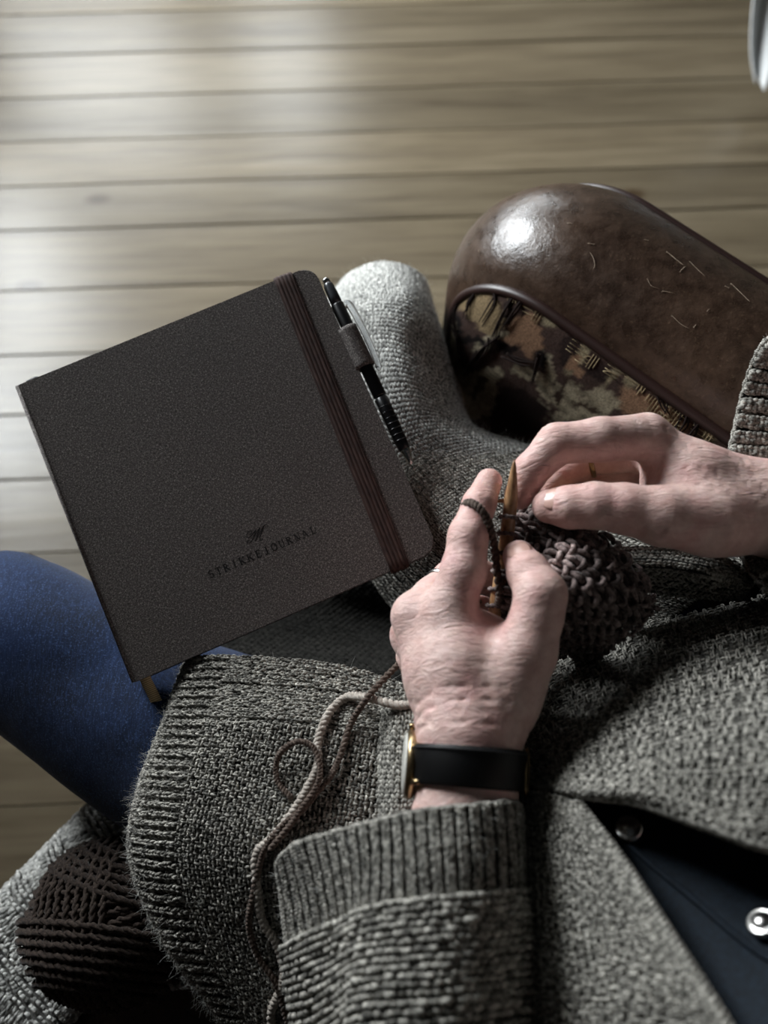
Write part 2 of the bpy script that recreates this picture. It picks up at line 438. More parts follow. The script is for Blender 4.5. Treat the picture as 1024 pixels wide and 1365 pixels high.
def fuzz(s, n, name, mat, parent, length=.006, rad=.00007, lift=.001, ur=(0,1), vr=(0,1)):
    """loose wool hairs standing off the knit"""
    u = rng.uniform(*ur, n); v = rng.uniform(*vr, n); p, nn = s.ev(u, v); K = 4
    d = unit(rng.normal(0,1,(n,3))+nn*.7); b = unit(rng.normal(0,1,(n,3)))
    Ls = length*rng.uniform(.4,1.3,n); t = np.linspace(0,1,K)
    c = p[:,None]+nn[:,None]*lift+d[:,None]*(Ls[:,None]*t)[...,None]+b[:,None]*(Ls[:,None]*.45*t*t)[...,None]
    T = unit(np.gradient(c, axis=1)); sd = unit(np.cross(T, b[:,None])); u2 = np.cross(sd, T)
    ph = np.arange(3)/3*2*np.pi; r = rad*np.array([1,1,.8,.4])
    V = c[:,:,None]+r[None,:,None,None]*(np.cos(ph)[None,None,:,None]*sd[:,:,None]+np.sin(ph)[None,None,:,None]*u2[:,:,None])
    q = np.array([(i*3+j, i*3+(j+1)%3, (i+1)*3+(j+1)%3, (i+1)*3+j) for i in range(K-1) for j in range(3)])
    q = (q[None]+(np.arange(n)*K*3)[:,None,None]).reshape(-1,4); V = V.reshape(-1,3)
    o = mesh_np(name, V, q, mat, parent, attrs=with_tint(V, 1.15)); o['kind'] = 'stuff'; return o

# ------------------------------------------------------------------ signed distance bodies
def smin(a, b, k):
    h = np.clip(.5+.5*(b-a)/k, 0, 1); return b*(1-h)+a*h-k*h*(1-h)
def rcone(P, a, b, ra, rb):
    ab = (b-a).astype(np.float32); l2 = float(ab@ab); q = P-a.astype(np.float32)
    t = np.clip((q@ab)/max(l2,1e-9), 0, 1); d = q-t[...,None]*ab
    return np.sqrt(np.einsum('...i,...i->...', d, d))-(ra+(rb-ra)*t)
def chain(P, pts, k=.004):
    f = None
    for (a, ra), (b, rb) in zip(pts[:-1], pts[1:]):
        g = rcone(P, a, b, ra, rb); f = g if f is None else smin(f, g, k)
    return f
def surface_nets(fn, lo, hi, h):
    lo = np.array(lo, np.float32); n = np.ceil((np.array(hi)-lo)/h).astype(int)+1
    ax = [lo[i]+h*np.arange(n[i], dtype=np.float32) for i in range(3)]
    Fv = np.empty(n, np.float32)
    for i0 in range(0, n[0], 24):
        g = np.stack(np.meshgrid(ax[0][i0:i0+24], ax[1], ax[2], indexing='ij'), -1)
        Fv[i0:i0+24] = fn(g)
    ins = Fv < 0
    cnt = np.zeros(n-1, np.int8)
    offs = [(a,b,c) for a in (0,1) for b in (0,1) for c in (0,1)]
    for a,b,c in offs: cnt += ins[a:n[0]-1+a, b:n[1]-1+b, c:n[2]-1+c]
    I = np.argwhere((cnt > 0) & (cnt < 8))
    val = {o: Fv[I[:,0]+o[0], I[:,1]+o[1], I[:,2]+o[2]] for o in offs}
    pos = np.zeros((len(I),3)); num = np.zeros(len(I))
    for o in offs:
        for d in range(3):
            if o[d] == 1: continue
            e = list(o); e[d] = 1; e = tuple(e)
            f0, f1 = val[o], val[e]; m = (f0 < 0) != (f1 < 0)
            t = np.where(m, f0/np.where(m, f0-f1, 1), 0)
            p = np.tile(np.array(o, float), (len(I),1)); p[:,d] += t
            pos += p*m[:,None]; num += m
    V = lo+h*(I+pos/num[:,None])
    idx = -np.ones(n-1, np.int64); idx[I[:,0],I[:,1],I[:,2]] = np.arange(len(I))
    Q = []
    for d in range(3):
        s0 = [slice(None)]*3; s1 = [slice(None)]*3; s0[d] = slice(0,-1); s1[d] = slice(1,None)
        a, b = ins[tuple(s0)], ins[tuple(s1)]
        E = np.argwhere(a != b); sg = a[tuple(E.T)]
        o1, o2 = [(1,2),(2,0),(0,1)][d]
        ok = (E[:,o1] > 0) & (E[:,o2] > 0) & (E[:,o1] < n[o1]-1) & (E[:,o2] < n[o2]-1)
        E = E[ok]; sg = sg[ok]
        def cell(x, y):
            k = E.copy(); k[:,o1] += x; k[:,o2] += y; return idx[k[:,0],k[:,1],k[:,2]]
        q = np.stack([cell(-1,-1), cell(0,-1), cell(0,0), cell(-1,0)], 1)
        q[~sg] = q[~sg][:, ::-1]; Q.append(q)
    Q = np.concatenate(Q); Q = Q[(Q >= 0).all(1)]
    return V, Q
#=STRUCTURE=
# ================================================================== the room
FLOOR_ROT = math.radians(2.3)
floor = rbox('floor', (5.2, 5.0, .02), M['gap'], 0, parent=None, loc=(0, .6, -.026), rot=(0,0,FLOOR_ROT)); tag(floor, 'greyish brown pine board floor with dark gaps', kind='structure')
seams = [2.60,2.47,2.33,2.21,2.08,1.95,1.83,1.71,1.59,1.475,1.36,1.25,1.145,1.045,.917,.79,.68,.568,.45,.335,.22,.105,-.01,-.13,-.25,-.37,-.49,-.62,-.75,-.9,-1.05]
for i in range(len(seams)-1):
    y1, y0 = seams[i], seams[i+1]
    w = y1-y0
    cuts = [-2.5, random.uniform(-2.0,-1.2), random.uniform(.9,1.8), 2.5]
    for a, b in zip(cuts[:-1], cuts[1:]):
        p = rbox('plank', (b-a-.0012, w-random.choice((.0008,.0014,.0026)), .022), M['wood'], .0012, 1, parent=floor)
        p.data.polygons.foreach_set('use_smooth', [False]*len(p.data.polygons))
        p.location = ((a+b)/2, (y0+y1)/2-.6+.018, .015)
# window wall
x0, x1, z0, z1 = WIN
def boxes_geo(bs):
    geo = []
    for (a0,a1,b0,b1,c0,c1) in bs:
        V = [(x,y,z) for x in (a0,a1) for y in (b0,b1) for z in (c0,c1)]
        geo.append((V, [(0,1,3,2),(4,6,7,5),(0,4,5,1),(2,3,7,6),(0,2,6,4),(1,5,7,3)]))
    return merge(geo)
V, F = boxes_geo([(-2.6,x0,WALL_Y,WALL_Y+.2,0,2.5),(x1,2.6,WALL_Y,WALL_Y+.2,0,2.5),(x0,x1,WALL_Y,WALL_Y+.2,0,z0),(x0,x1,WALL_Y,WALL_Y+.2,z1,2.5)])
tag(mesh_np('wall_back', V, F, M['wall'], smooth=False), 'pale plaster wall around the window', kind='structure')
win = empty('window_1', ((x0+x1)/2, WALL_Y, z0)); tag(win, 'white framed window with a broad mullion', kind='structure')
def wpart(name, b, mat):
    V, F = boxes_geo([b]); o = mesh_np(name, V, F, mat, smooth=False); keep(o, win); return o
wpart('window_frame', (x0,x0+.05,WALL_Y-.01,WALL_Y+.06,z0,z1), M['frame']); wpart('window_frame', (x1-.05,x1,WALL_Y-.01,WALL_Y+.06,z0,z1), M['frame'])
wpart('window_frame', (x0,x1,WALL_Y-.01,WALL_Y+.06,z0,z0+.05), M['frame']); wpart('window_frame', (x0,x1,WALL_Y-.01,WALL_Y+.06,z1-.05,z1), M['frame'])
wpart('mullion', (-.70,-.46,WALL_Y-.02,WALL_Y+.06,z0,z1), M['frame'])
wpart('window_sill', (x0-.05,x1+.05,WALL_Y-.10,WALL_Y+.02,z0-.04,z0), M['frame'])

def left_wall():
    y0, y1, z0, z1 = WINL; X = WALL_X
    V, F = boxes_geo([(X-.2,X,-1.6,y0,0,2.5),(X-.2,X,y1,WALL_Y,0,2.5),(X-.2,X,y0,y1,0,z0),(X-.2,X,y0,y1,z1,2.5)])
    tag(mesh_np('wall_left', V, F, M['wall'], smooth=False), 'pale plaster wall with a second window', kind='structure')
    w2 = empty('window_2', (X, (y0+y1)/2, z0)); tag(w2, 'white framed window in the side wall', kind='structure')
    for nm, b in (('window_frame',(X-.06,X+.01,y0,y0+.05,z0,z1)),('window_frame',(X-.06,X+.01,y1-.05,y1,z0,z1)),('window_frame',(X-.06,X+.01,y0,y1,z0,z0+.05)),
                  ('window_frame',(X-.06,X+.01,y0,y1,z1-.05,z1)),('mullion',(X-.06,X+.02,(y0+y1)/2-.03,(y0+y1)/2+.03,z0,z1)),('window_sill',(X-.02,X+.10,y0-.05,y1+.05,z0-.04,z0))):
        V, F = boxes_geo([b]); keep(mesh_np(nm, V, F, M['frame'], smooth=False), w2)
left_wall()

# ================================================================== armchair
f = np.array([-.735,.678,0]); f /= np.linalg.norm(f); RL = np.array([f[1],-f[0],0]); ZU = np.array([0,0,1.0])
chair_rot = math.atan2(f[1], f[0])          # local x = forward, local y = left
def CH(s, lat, z): return s*f+lat*RL+z*ZU
chair = empty('armchair', tuple(CH(-.1,.1,0))); tag(chair, 'worn brown leather armchair with torn floral tapestry inner arm panels', 'armchair')
def cbox(name, s0, s1, l0, l1, z0, z1, mat, bev=.03, parent=chair):
    o = rbox(name, (s1-s0, l1-l0, z1-z0), mat, bev, 4); o.location = tuple(CH((s0+s1)/2, (l0+l1)/2, (z0+z1)/2)); o.rotation_euler = (0,0,chair_rot)
    return keep(o, parent)
SF = .262; SB = -.55; AR_LAT = .372; AL_LAT = -.300
cbox('seat_cushion', SB+.1, SF-.12, AL_LAT+.005, AR_LAT-.005, .27, .425, M['leather'], .045)
cbox('seat_base', SB, SF-.09, AL_LAT-.05, AR_LAT+.05, .12, .275, M['leather'], .02)
cbox('backrest', SB-.14, SB+.10, AL_LAT-.06, AR_LAT+.06, .14, .90, M['leather'], .07)
for s_ in (SF-.13, SB-.03):
    for l_ in (AL_LAT-.05, AR_LAT+.06):
        o = tube('leg', [CH(s_,l_,.0),CH(s_,l_,.03),CH(s_,l_,.08),CH(s_,l_,.13)], [.016,.022,.026,.028], M['dark_wood'], None, 12); keep(o, chair)
def arm(lat0, sgn, zt=.628, Rr=.085, Wd=.118, crown=.040, bulge=.030, sfr=SF):
    """inner face at lat0; sgn=+1 the arm runs outward along +lat"""
    # outline of the inner panel in the (s, z) plane
    O = [(SB, zt-.0)]
    O += [(s_, zt) for s_ in np.linspace(SB+.08, sfr-Rr-.01, 40)]
    O += [(sfr-Rr+Rr*math.sin(a), zt-Rr+Rr*math.cos(a)) for a in np.linspace(0, math.pi/2, 22)]
    O += [(sfr, z_) for z_ in np.linspace(zt-Rr-.03, .14, 18)]
    O = np.array(O); T = unit(np.gradient(O, axis=0)); Nn = np.stack([-T[:,1], T[:,0]], 1)   # outward normal
    def to3(o2, lat): return o2[...,0:1]*f+lat[...,None]*RL*1.0+o2[...,1:2]*ZU
    nw = 26; w = np.linspace(0, 1, nw)
    hgt = crown*np.clip(np.sin(np.pi*np.clip(w*.94+.0,0,1)),0,1)**.62
    P = np.array([[ (O[i]+Nn[i]*hgt[j]) for j in range(nw)] for i in range(len(O))])
    lat = np.broadcast_to(lat0+sgn*(w*Wd+.0), (len(O), nw))
    Vt = to3(P, lat); I = np.arange(len(O)*nw).reshape(len(O), nw)
    q = np.stack([I[:-1,:-1],I[1:,:-1],I[1:,1:],I[:-1,1:]],-1).reshape(-1,4)
    if sgn > 0: q = q[:, ::-1]
    root = empty('arm', tuple(CH(SF-.1, lat0+sgn*Wd/2, 0)))
    o = mesh_np('arm_roll', Vt.reshape(-1,3), np.ascontiguousarray(q), M['leather']); keep(o, root)
    # outer leather side
    Pe = P[:, -1]; c2 = np.array([[SB,.14]]); poly = np.concatenate([Pe, c2])
    lat2 = np.full(len(poly), lat0+sgn*Wd); V2 = to3(poly, lat2)
    o = mesh_np('outer_panel', V2, [tuple(range(len(V2))) if sgn < 0 else tuple(range(len(V2)-1,-1,-1))], M['leather'], smooth=False); keep(o, root)
    # piping and outer welt
    pp = to3(O, np.full(len(O), lat0-sgn*.001))+np.concatenate([Nn[:,0:1]*f*.001+Nn[:,1:2]*ZU*.001],1)
    o = tube('piping', pp, .0042, M['piping'], None, 10); keep(o, root)
    ow = to3(Pe, np.full(len(Pe), lat0+sgn*(Wd+.001)))
    o = tube('welt', ow, .0030, M['piping'], None, 8); keep(o, root)
    # inner tapestry panel: fans from the outline down, bulging towards the seat
    nr, na = (150, 330) if sgn > 0 else (30, 66)
    S_ = np.linspace(SB, sfr, na)
    top = np.interp(S_, O[:60,0], O[:60,1]); m = S_ > sfr-Rr
    top = np.where(m, zt-Rr+np.sqrt(np.maximum(Rr*Rr-(S_-(sfr-Rr))**2, 0)), zt)
    vv = np.linspace(0, 1, nr)
    Z = top[:,None]+(.30-top[:,None])*vv[None]
    Sg = np.broadcast_to(S_[:,None], Z.shape)
    de = np.minimum(np.minimum(zt-Z+.0, np.maximum(sfr-Sg,0)), .06)/.06
    corner = np.where((Sg > sfr-Rr) & (Z > zt-Rr), np.clip((Rr-np.hypot(Sg-(sfr-Rr), Z-(zt-Rr)))/.06,0,1), de)
    bl = bulge*np.clip(np.minimum(de, corner),0,1)**.55
    Vp = Sg[...,None]*f+(lat0-sgn*bl)[...,None]*RL+Z[...,None]*ZU
    I = np.arange(na*nr).reshape(na,nr); q = np.stack([I[:-1,:-1],I[1:,:-1],I[1:,1:],I[:-1,1:]],-1).reshape(-1,4)
    if sgn < 0: q = q[:, ::-1]
    uv = np.stack([Sg/.25, Z/.25],-1).reshape(-1,2)
    return root, Vp, q, uv, to3, lat0, sgn
def vnoise(x, y, sc, seed):
    r = np.random.default_rng(seed); G = r.uniform(0,1,(64,64)); x = x*sc; y = y*sc
    i = np.floor(x).astype(int); j = np.floor(y).astype(int); a = x-i; b = y-j; a = a*a*(3-2*a); b = b*b*(3-2*b)
    g = lambda p,q_: G[p%64, q_%64]
    return (g(i,j)*(1-a)+g(i+1,j)*a)*(1-b)+(g(i,j+1)*(1-a)+g(i+1,j+1)*a)*b
def lin(c): return np.array(srgb(*c))
def tapestry_colour(Vp):
    """woven pattern laid out on the panel: dark ground, cream flowers, bare hessian, pale warp threads"""
    sh = Vp.shape[:2]; px, py = proj(Vp.reshape(-1,3)); px = px.reshape(sh); py = py.reshape(sh)
    n1 = vnoise(px,py,.055,1); n2 = vnoise(px,py,.16,2); n3 = vnoise(px,py,.4,3)
    X = px+(n1-.5)*10+(n2-.5)*7+(n3-.5)*4; Y = py+(vnoise(px,py,.055,5)-.5)*10+(vnoise(px,py,.16,6)-.5)*7+(vnoise(px,py,.4,8)-.5)*4
    C = np.zeros(sh+(4,))+lin((72,56,50)); C += (n2[...,None]-.5)*.012
    def blob(cx, cy, rx, ry, ang, col, soft=.12):
        nonlocal C
        a = math.radians(ang); dx = X-cx; dy = Y-cy
        d = np.hypot((dx*math.cos(a)+dy*math.sin(a))/rx, (-dx*math.sin(a)+dy*math.cos(a))/ry)
        k = np.clip((1-d)/soft, 0, 1)[...,None]; C = C*(1-k)+lin(col)*k
    cream = (168,156,132); pale = (150,136,108)
    # flowers in the lower half
    for b in [(640,520,24,30,20),(612,512,20,34,-25),(656,500,14,22,50),(600,470,12,40,5),(655,455,9,30,60),(630,545,30,16,0)]: blob(*b, cream)
    for b in [(712,505,34,8,25),(735,520,34,10,40),(748,535,12,26,-35),(765,530,24,16,20),(790,540,30,18,-15),(730,490,8,22,-20),(810,530,22,10,40),(770,555,40,12,0),(720,540,14,9,60)]: blob(*b, cream)
    blob(640,515,7,20,20,(86,74,58)); blob(750,520,4,22,30,(60,46,38)); blob(780,545,20,3,20,(70,56,44))
    # darker ground between
    for b in [(690,555,40,40,0),(755,470,16,20,0),(800,500,22,12,30),(850,540,18,10,0),(905,560,20,10,30)]: blob(*b, (46,34,31))
    # pale warp threads under the piping
    for b in [(712,405,34,9,40),(740,428,18,14,40),(800,455,34,13,38),(835,480,34,11,36),(870,505,30,9,35),(780,470,10,26,30),(765,490,8,20,35),(820,500,8,24,40),(920,545,28,6,38),(950,575,10,22,30),(845,510,9,18,40),(890,540,9,18,40)]: blob(*b, (170,156,126), .5)
    stripe = .5+.5*np.sin((px*.55-py*.83)*1.6)
    k = (np.clip(stripe,0,1)*.55*(n2 > .35))[...,None]*(C[...,0:1] > .10); C = C*(1-k)+lin((48,38,30))*k
    # bare hessian showing through the tears
    gold = (146,126,96); orange = (146,114,90)
    for b in [(640,408,30,20,15),(655,430,20,16,0),(625,395,16,12,0)]: blob(*b, gold)
    for b in [(700,445,24,26,30),(710,468,14,14,0),(765,482,9,13,10),(772,498,8,7,0)]: blob(*b, orange)
    for b in [(860,545,40,22,25),(895,565,30,14,30),(905,530,8,20,-20),(935,560,7,18,-25)]: blob(*b, orange)
    # torn dark edges
    for b in [(608,420,7,40,-12),(632,455,34,6,20),(675,462,22,7,10),(672,420,3,28,25),(612,400,5,20,30),(690,410,4,16,30),(720,480,12,16,0)]: blob(*b, (24,18,17), .4)
    C[...,3] = 1
    return C.reshape(-1,4)
right = arm(AR_LAT, +1)
root, Vp, q, uv, to3, _, _ = right
root.name = 'arm'; keep(root, chair)
o = mesh_np('tapestry_panel', Vp.reshape(-1,3), np.ascontiguousarray(q), M['tapestry'], attrs={'weave': ('FLOAT_COLOR', tapestry_colour(Vp))}, uv=uv); keep(o, root)
o['label'] = 'torn floral tapestry panel with bare hessian'
PAN = Vp.reshape(-1,3); PPX = np.stack(proj(PAN), 1); 
pn = unit(-RL+np.array([0,0,.15]))
def on_panel(px, py, lift=.001):
    i = np.argmin((PPX[:,0]-px)**2+(PPX[:,1]-py)**2); return PAN[i]+pn*lift
torn = [[(598,392),(606,420),(612,452),(616,470)],[(640,380),(628,402),(622,425)],[(684,392),(676,415),(664,440),(655,470)],[(663,385),(660,405),(645,430)],
        [(660,450),(648,462),(632,485),(624,500)],[(668,448),(650,458),(636,478),(622,498)],[(640,468),(632,480),(626,492)],[(700,392),(690,412),(672,432)],[(676,470),(695,478),(715,482)],
        [(905,520),(912,545),(900,575)],[(930,540),(915,565),(895,590)],[(940,548),(928,575),(915,598)],[(880,515),(890,535),(893,550)],[(722,470),(716,490),(712,505)],[(600,380),(615,385),(650,372),(690,386)]]
thr = []
for k, path in enumerate(torn):
    for rep in range(3):
        pts = catmull([on_panel(x+random.uniform(-4,4)*(rep>0), y+random.uniform(-4,4)*(rep>0), .0015+.0012*rep) for x, y in path], 14)
        thr.append(tube_geo(pts, np.linspace(.0010,.0004,14), 5))
V, F_ = merge(thr); o = mesh_np('frayed_threads', V, F_, M['thread']); keep(o, root); o['kind'] = 'stuff'
thr = []
for k in range(26):                                  # bundles of bare warp threads
    t_ = random.random(); cx = 700+t_*250; cy = 402+t_*178+random.uniform(0,24); a = random.choice((.60,.60,-.97)); l_ = random.uniform(5,11); nb = random.randint(4,8)
    for j_ in range(nb):
        ox = -math.sin(a)*(j_-nb/2)*2.3; oy = math.cos(a)*(j_-nb/2)*2.3; l2 = l_*random.uniform(.7,1.1)
        pts = [on_panel(cx+ox+math.cos(a)*l2*j, cy+oy+math.sin(a)*l2*j, .0007) for j in (-1,0,1)]
        thr.append(tube_geo(catmull(pts,4), .00030, 4))
for k in range(60):
    t_ = random.random(); cx = 606+t_*95; cy = 378+random.uniform(-2,8)+max(0,(cx-650))*.28; a = random.uniform(.8,2.3); l_ = random.uniform(3,8)
    pts = [on_panel(cx+math.cos(a)*l_*j, cy+math.sin(a)*l_*j, .002) for j in (-.3,.3,1)]
    thr.append(tube_geo(catmull(pts,5), .0003, 4))
V, F_ = merge(thr); o = mesh_np('loose_pale_threads', V, F_, M['thread_pale']); keep(o, root); o['kind'] = 'stuff'
left = arm(AL_LAT, -1)
root2, Vp2, q2, uv2, _, _, _ = left
keep(root2, chair)
Cl = np.tile(lin((70,52,44)), (Vp2.shape[0]*Vp2.shape[1],1))
o = mesh_np('tapestry_panel', Vp2.reshape(-1,3), np.ascontiguousarray(q2), M['tapestry'], attrs={'weave': ('FLOAT_COLOR', Cl)}, uv=uv2); keep(o, root2)

# pale scuffs and scratches on the roll
rollo = [c_ for c_ in root.children if c_.name.startswith('arm_roll')][0]
RV = np.empty(len(rollo.data.vertices)*3); rollo.data.vertices.foreach_get('co', RV); RV = RV.reshape(-1,3); RPX = np.stack(proj(RV),1)
RNn = np.empty(len(rollo.data.vertices)*3); rollo.data.vertices.foreach_get('normal', RNn); RNn = RNn.reshape(-1,3)
def on_roll(px, py):
    d2 = (RPX[:,0]-px)**2+(RPX[:,1]-py)**2; i = np.argsort(d2)[:4]; w = 1/(d2[i]+1); w /= w.sum()
    n2 = unit((RNn[i]*w[:,None]).sum(0)); n2 = n2 if n2[2] > 0 else -n2
    return (RV[i]*w[:,None]).sum(0)+n2*.0006
thr = []
for (x, y, a, l_) in [(716,262,70,9),(722,268,-40,6),(788,325,20,5),(893,393,0,7),(888,392,40,4),(905,428,35,16),(930,437,10,6),(968,382,35,10),(985,392,35,9),(900,345,33,10),(860,318,33,8),(945,415,30,7),(930,360,25,5),(790,350,80,10),(700,300,75,14),(640,335,60,10),(905,355,-20,6),(870,380,50,4),(840,345,20,4),(760,300,10,4)]:
    a = math.radians(a); pts = [on_roll(x+math.cos(a)*l_*t+random.uniform(-.8,.8), y+math.sin(a)*l_*t+random.uniform(-.8,.8)) for t in (-1,-.4,.3,1)]
    thr.append(tube_geo(catmull(pts,10), np.array([.2,.6,1,.8,1,.7,1,.8,.5,.2])*random.uniform(.00015,.0003), 5))
V, F_ = merge(thr); o = mesh_np('scuff_marks', V, F_, M['scuff']); keep(o, root); o['kind'] = 'stuff'
# white cloth at the far dark side of the floor
cl = []
for i, z_ in enumerate((.62,.45,.30,.18,.10,.05)):
    t_ = i/5; b_ = W(1012+10*(1-t_), 112, .05); ww = .30*(1-t_)**.8+.03
    cl.append([b_+np.array([ww*(k_/8-.16)*1.0-.06*(1-t_), .16*(1-t_)+.018*math.sin(k_*1.7), 0])*1.0+ZU*(z_-.05) for k_ in range(9)])
o = Surf(cl, 40, 60, px=False).base('hanging_cloth', M['cloth_white'], thick=.003)
tag(o, 'white linen cloth hanging down to the floor beyond the armchair', 'cloth')
#=OBJECTS=
# ================================================================== the person: one body mesh with both arms and hands
def J(px, py, z, r): return (W(px, py, z), r)
def build_hand(P, fingers, palm, forearm, kp=.010, kf=.006, kj=.0035):
    base = None
    for c in palm+forearm:
        g = chain(P, c, kp); base = g if base is None else smin(base, g, kp)
    out = base
    for c in fingers:
        g = chain(P, c, kj); h = smin(base, g, kf); out = np.minimum(out, h)
    return out
# ---- left hand (holds the upright needle)
LH = dict(
 index=[J(598,818,.716,.0130), J(618,762,.724,.0118), J(625,714,.727,.0106), J(639,672,.724,.0088), J(652,642,.718,.0074)],
 middle=[J(556,820,.702,.0128), J(578,796,.697,.0112), J(602,770,.690,.0098), J(632,762,.678,.0088), J(655,768,.670,.0076)],
 ring=[J(552,846,.680,.0125), J(572,800,.672,.0100), J(600,770,.664,.0092), J(640,770,.660,.0080), J(665,785,.664,.0072)],
 pinky=[J(556,874,.660,.0115), J(580,830,.650,.0090), J(612,805,.643,.0082), J(645,810,.646,.0072)],
 thumb=[J(668,930,.712,.0200), J(700,868,.722,.0160), J(716,822,.729,.0130), J(721,793,.733,.0130), J(705,764,.729,.0108), J(692,742,.722,.0088)])
LPALM = [[J(598,818,.714,.0145), J(612,890,.714,.0180), J(625,970,.712,.0205)], [J(556,824,.702,.0130), J(588,900,.703,.0175), J(614,972,.704,.0200)],
 [J(553,848,.682,.0125), J(592,910,.688,.0170), J(616,975,.694,.0200)], [J(560,878,.663,.0120), J(600,925,.675,.0165), J(622,980,.684,.0195)],
 [J(640,860,.705,.0145), J(668,905,.708,.0200), J(655,950,.708,.0205)], [J(630,850,.695,.016), J(670,862,.708,.0120)]]
LFORE = [[J(622,975,.708,.0225), J(626,1010,.706,.0218), J(622,1070,.702,.0230), J(612,1140,.698,.0260), J(600,1260,.686,.0320), J(590,1430,.668,.0380)],
 [J(622,980,.688,.0210), J(622,1070,.684,.0220), J(600,1260,.668,.030)]]
# ---- right hand (thumb on the second needle)
RH = dict(
 index=[J(862,582,.728,.0130), J(800,586,.733,.0120), J(742,592,.731,.0112), J(708,628,.724,.0096), J(692,660,.716,.0082)],
 middle=[J(876,600,.704,.0130), J(815,606,.697,.0108), J(770,616,.691,.0098), J(738,640,.692,.0086), J(722,660,.694,.0074)],
 ring=[J(884,622,.688,.0125), J(822,632,.682,.0100), J(782,650,.676,.0092), J(750,680,.678,.0078)],
 pinky=[J(890,648,.670,.0115), J(838,662,.660,.0090), J(800,684,.656,.0082), J(776,704,.660,.0070)],
 thumb=[J(945,694,.724,.0195), J(882,688,.731,.0158), J(832,678,.733,.0132), J(793,674,.733,.0122), J(760,676,.730,.0112), J(732,675,.726,.0092)])
RPALM = [[J(862,584,.724,.0120), J(930,632,.722,.0158), J(1030,664,.716,.0195)], [J(880,604,.706,.0130), J(940,645,.706,.0165), J(1032,675,.708,.0200)],
 [J(888,625,.690,.0130), J(945,660,.692,.0165), J(1034,685,.698,.020)], [J(895,650,.672,.0125), J(950,675,.680,.0165), J(1036,692,.692,.019)],
 [J(882,645,.708,.0120), J(908,668,.718,.0160), J(970,690,.716,.0195)], [J(940,690,.718,.0195), J(1030,685,.710,.0215)]]
RFORE = [[J(1020,676,.712,.0215), J(1080,680,.708,.0240), J(1160,690,.704,.0290), J(1330,760,.700,.0380)], [J(1024,690,.696,.020), J(1100,700,.690,.026), J(1330,780,.684,.036)]]
def lfield(P): return build_hand(P, list(LH.values()), LPALM, LFORE)
def rfield(P): return build_hand(P, list(RH.values()), RPALM, RFORE)
def grooves(P, F0, creases):
    for (a, b, dep, wd, rm) in creases:      # ring creases across a finger at point a, axis towards b
        ax = unit(b-a).astype(np.float32); q = P-a.astype(np.float32); t = q@ax
        rad = np.sqrt(np.maximum(np.einsum('...i,...i->...', q, q)-t*t, 0))
        F0 = F0+dep*np.exp(-(t/wd)**2)*np.clip((rm-rad)/.006, 0, 1)*np.clip(.6+.8*np.sin(rad*900+q[...,0]*420), 0, 1)
    return F0
def cr(c, i, offs, dep=.0009, wd=.0011):
    a = c[i][0]; b = c[i+1][0]; d = unit(b-a); return [(a+d*o, b, dep, wd, .016) for o in offs]
LCR = cr(LH['index'],2,(-.003,0,.003),.0007)+cr(LH['index'],3,(0,.002),.0005)+cr(LH['thumb'],3,(-.003,-.0008,.0015),.0006)+cr(LH['middle'],2,(-.002,.001))
for y_, d_ in ((938,.0005),(948,.0008),(956,.0006),(966,.0009),(976,.0006),(984,.0007),(918,.0004)):
    p_ = W(625+(y_-950)*.1,y_,.708); LCR.append((p_, p_+unit(np.array([.02,1,.30*(y_%3-1)])), d_, .0010, .036))
RCR = cr(RH['thumb'],3,(-.003,-.0005,.002),.0006)+cr(RH['index'],2,(-.003,.001,.004),.0006)+cr(RH['index'],3,(0,.002),.0005)+cr(RH['index'],0,(.004,.008,.012),.0009)
for x_, d_ in ((905,.0005),(925,.0006),(945,.0005),(985,.0004),(1005,.0006)):
    p_ = W(x_,612+(x_-905)*.25,.735); RCR.append((p_, p_+unit(np.array([1,.35,.2*(x_%4-1)])), d_, .0011, .026))
LBOX = (W(500,1300,.62), W(780,600,.76)); 
def bounds(fields, pad=.004):
    pts = [(p, r) for c in fields for (p, r) in c]
    lo = np.min([p-r for p, r in pts], 0)-pad; hi = np.max([p+r for p, r in pts], 0)+pad; return lo, hi
def mesh_arm(field, parts, creases, h):
    lo, hi = bounds(parts); return surface_nets(lambda g: grooves(g, field(g), creases), lo, hi, h)
VL, QL = mesh_arm(lfield, list(LH.values())+LPALM+[c[:5] for c in LFORE], LCR, .0013)
VR, QR = mesh_arm(rfield, list(RH.values())+RPALM+[RFORE[0][:3]], RCR, .0013)
# ---- trunk, upper arms and legs, wholly under the clothes
HIPC = np.array([.27,-.03,.53])
def body_field(P):
    g = None
    sh = np.array([.40,-.13,.93]); lsh = sh-RL*.17; rsh = sh+RL*.17
    lel = W(590,1430,.668); rel = W(1330,760,.700)
    lhip = HIPC-RL*.085; rhip = HIPC+RL*.085
    lkn = W(15,838,.535); rkn = W(515,425,.60)-np.array([0,0,.075])
    for c in ([(HIPC-np.array([0,0,.02]),.08),(HIPC+np.array([.03,-.03,.18]),.10),(sh-np.array([0,0,.06]),.10)],
              [(lsh,.05),(rsh,.05)], [(lsh,.05),(lel,.040)], [(rsh,.05),(rel,.040)],
              [(lhip-np.array([0,0,.04]),.05),(lkn-np.array([0,0,.01]),.035),(lkn+np.array([.02,-.03,-.42]),.03)], [(rhip-np.array([0,0,.05]),.05),(rkn-np.array([0,0,.02]),.022),(rkn+np.array([.02,-.03,-.40]),.03)]):
        q = chain(P, c, .02); g = q if g is None else smin(g, q, .03)
    return g
VB, QB = surface_nets(body_field, (-.42,-.42,.06), (.72,.62,1.05), .013)
Vall = np.concatenate([VL, VR, VB]); Qall = np.concatenate([QL, QR+len(VL), QB+len(VL)+len(VR)])
fl = np.zeros(len(Vall), np.float32)
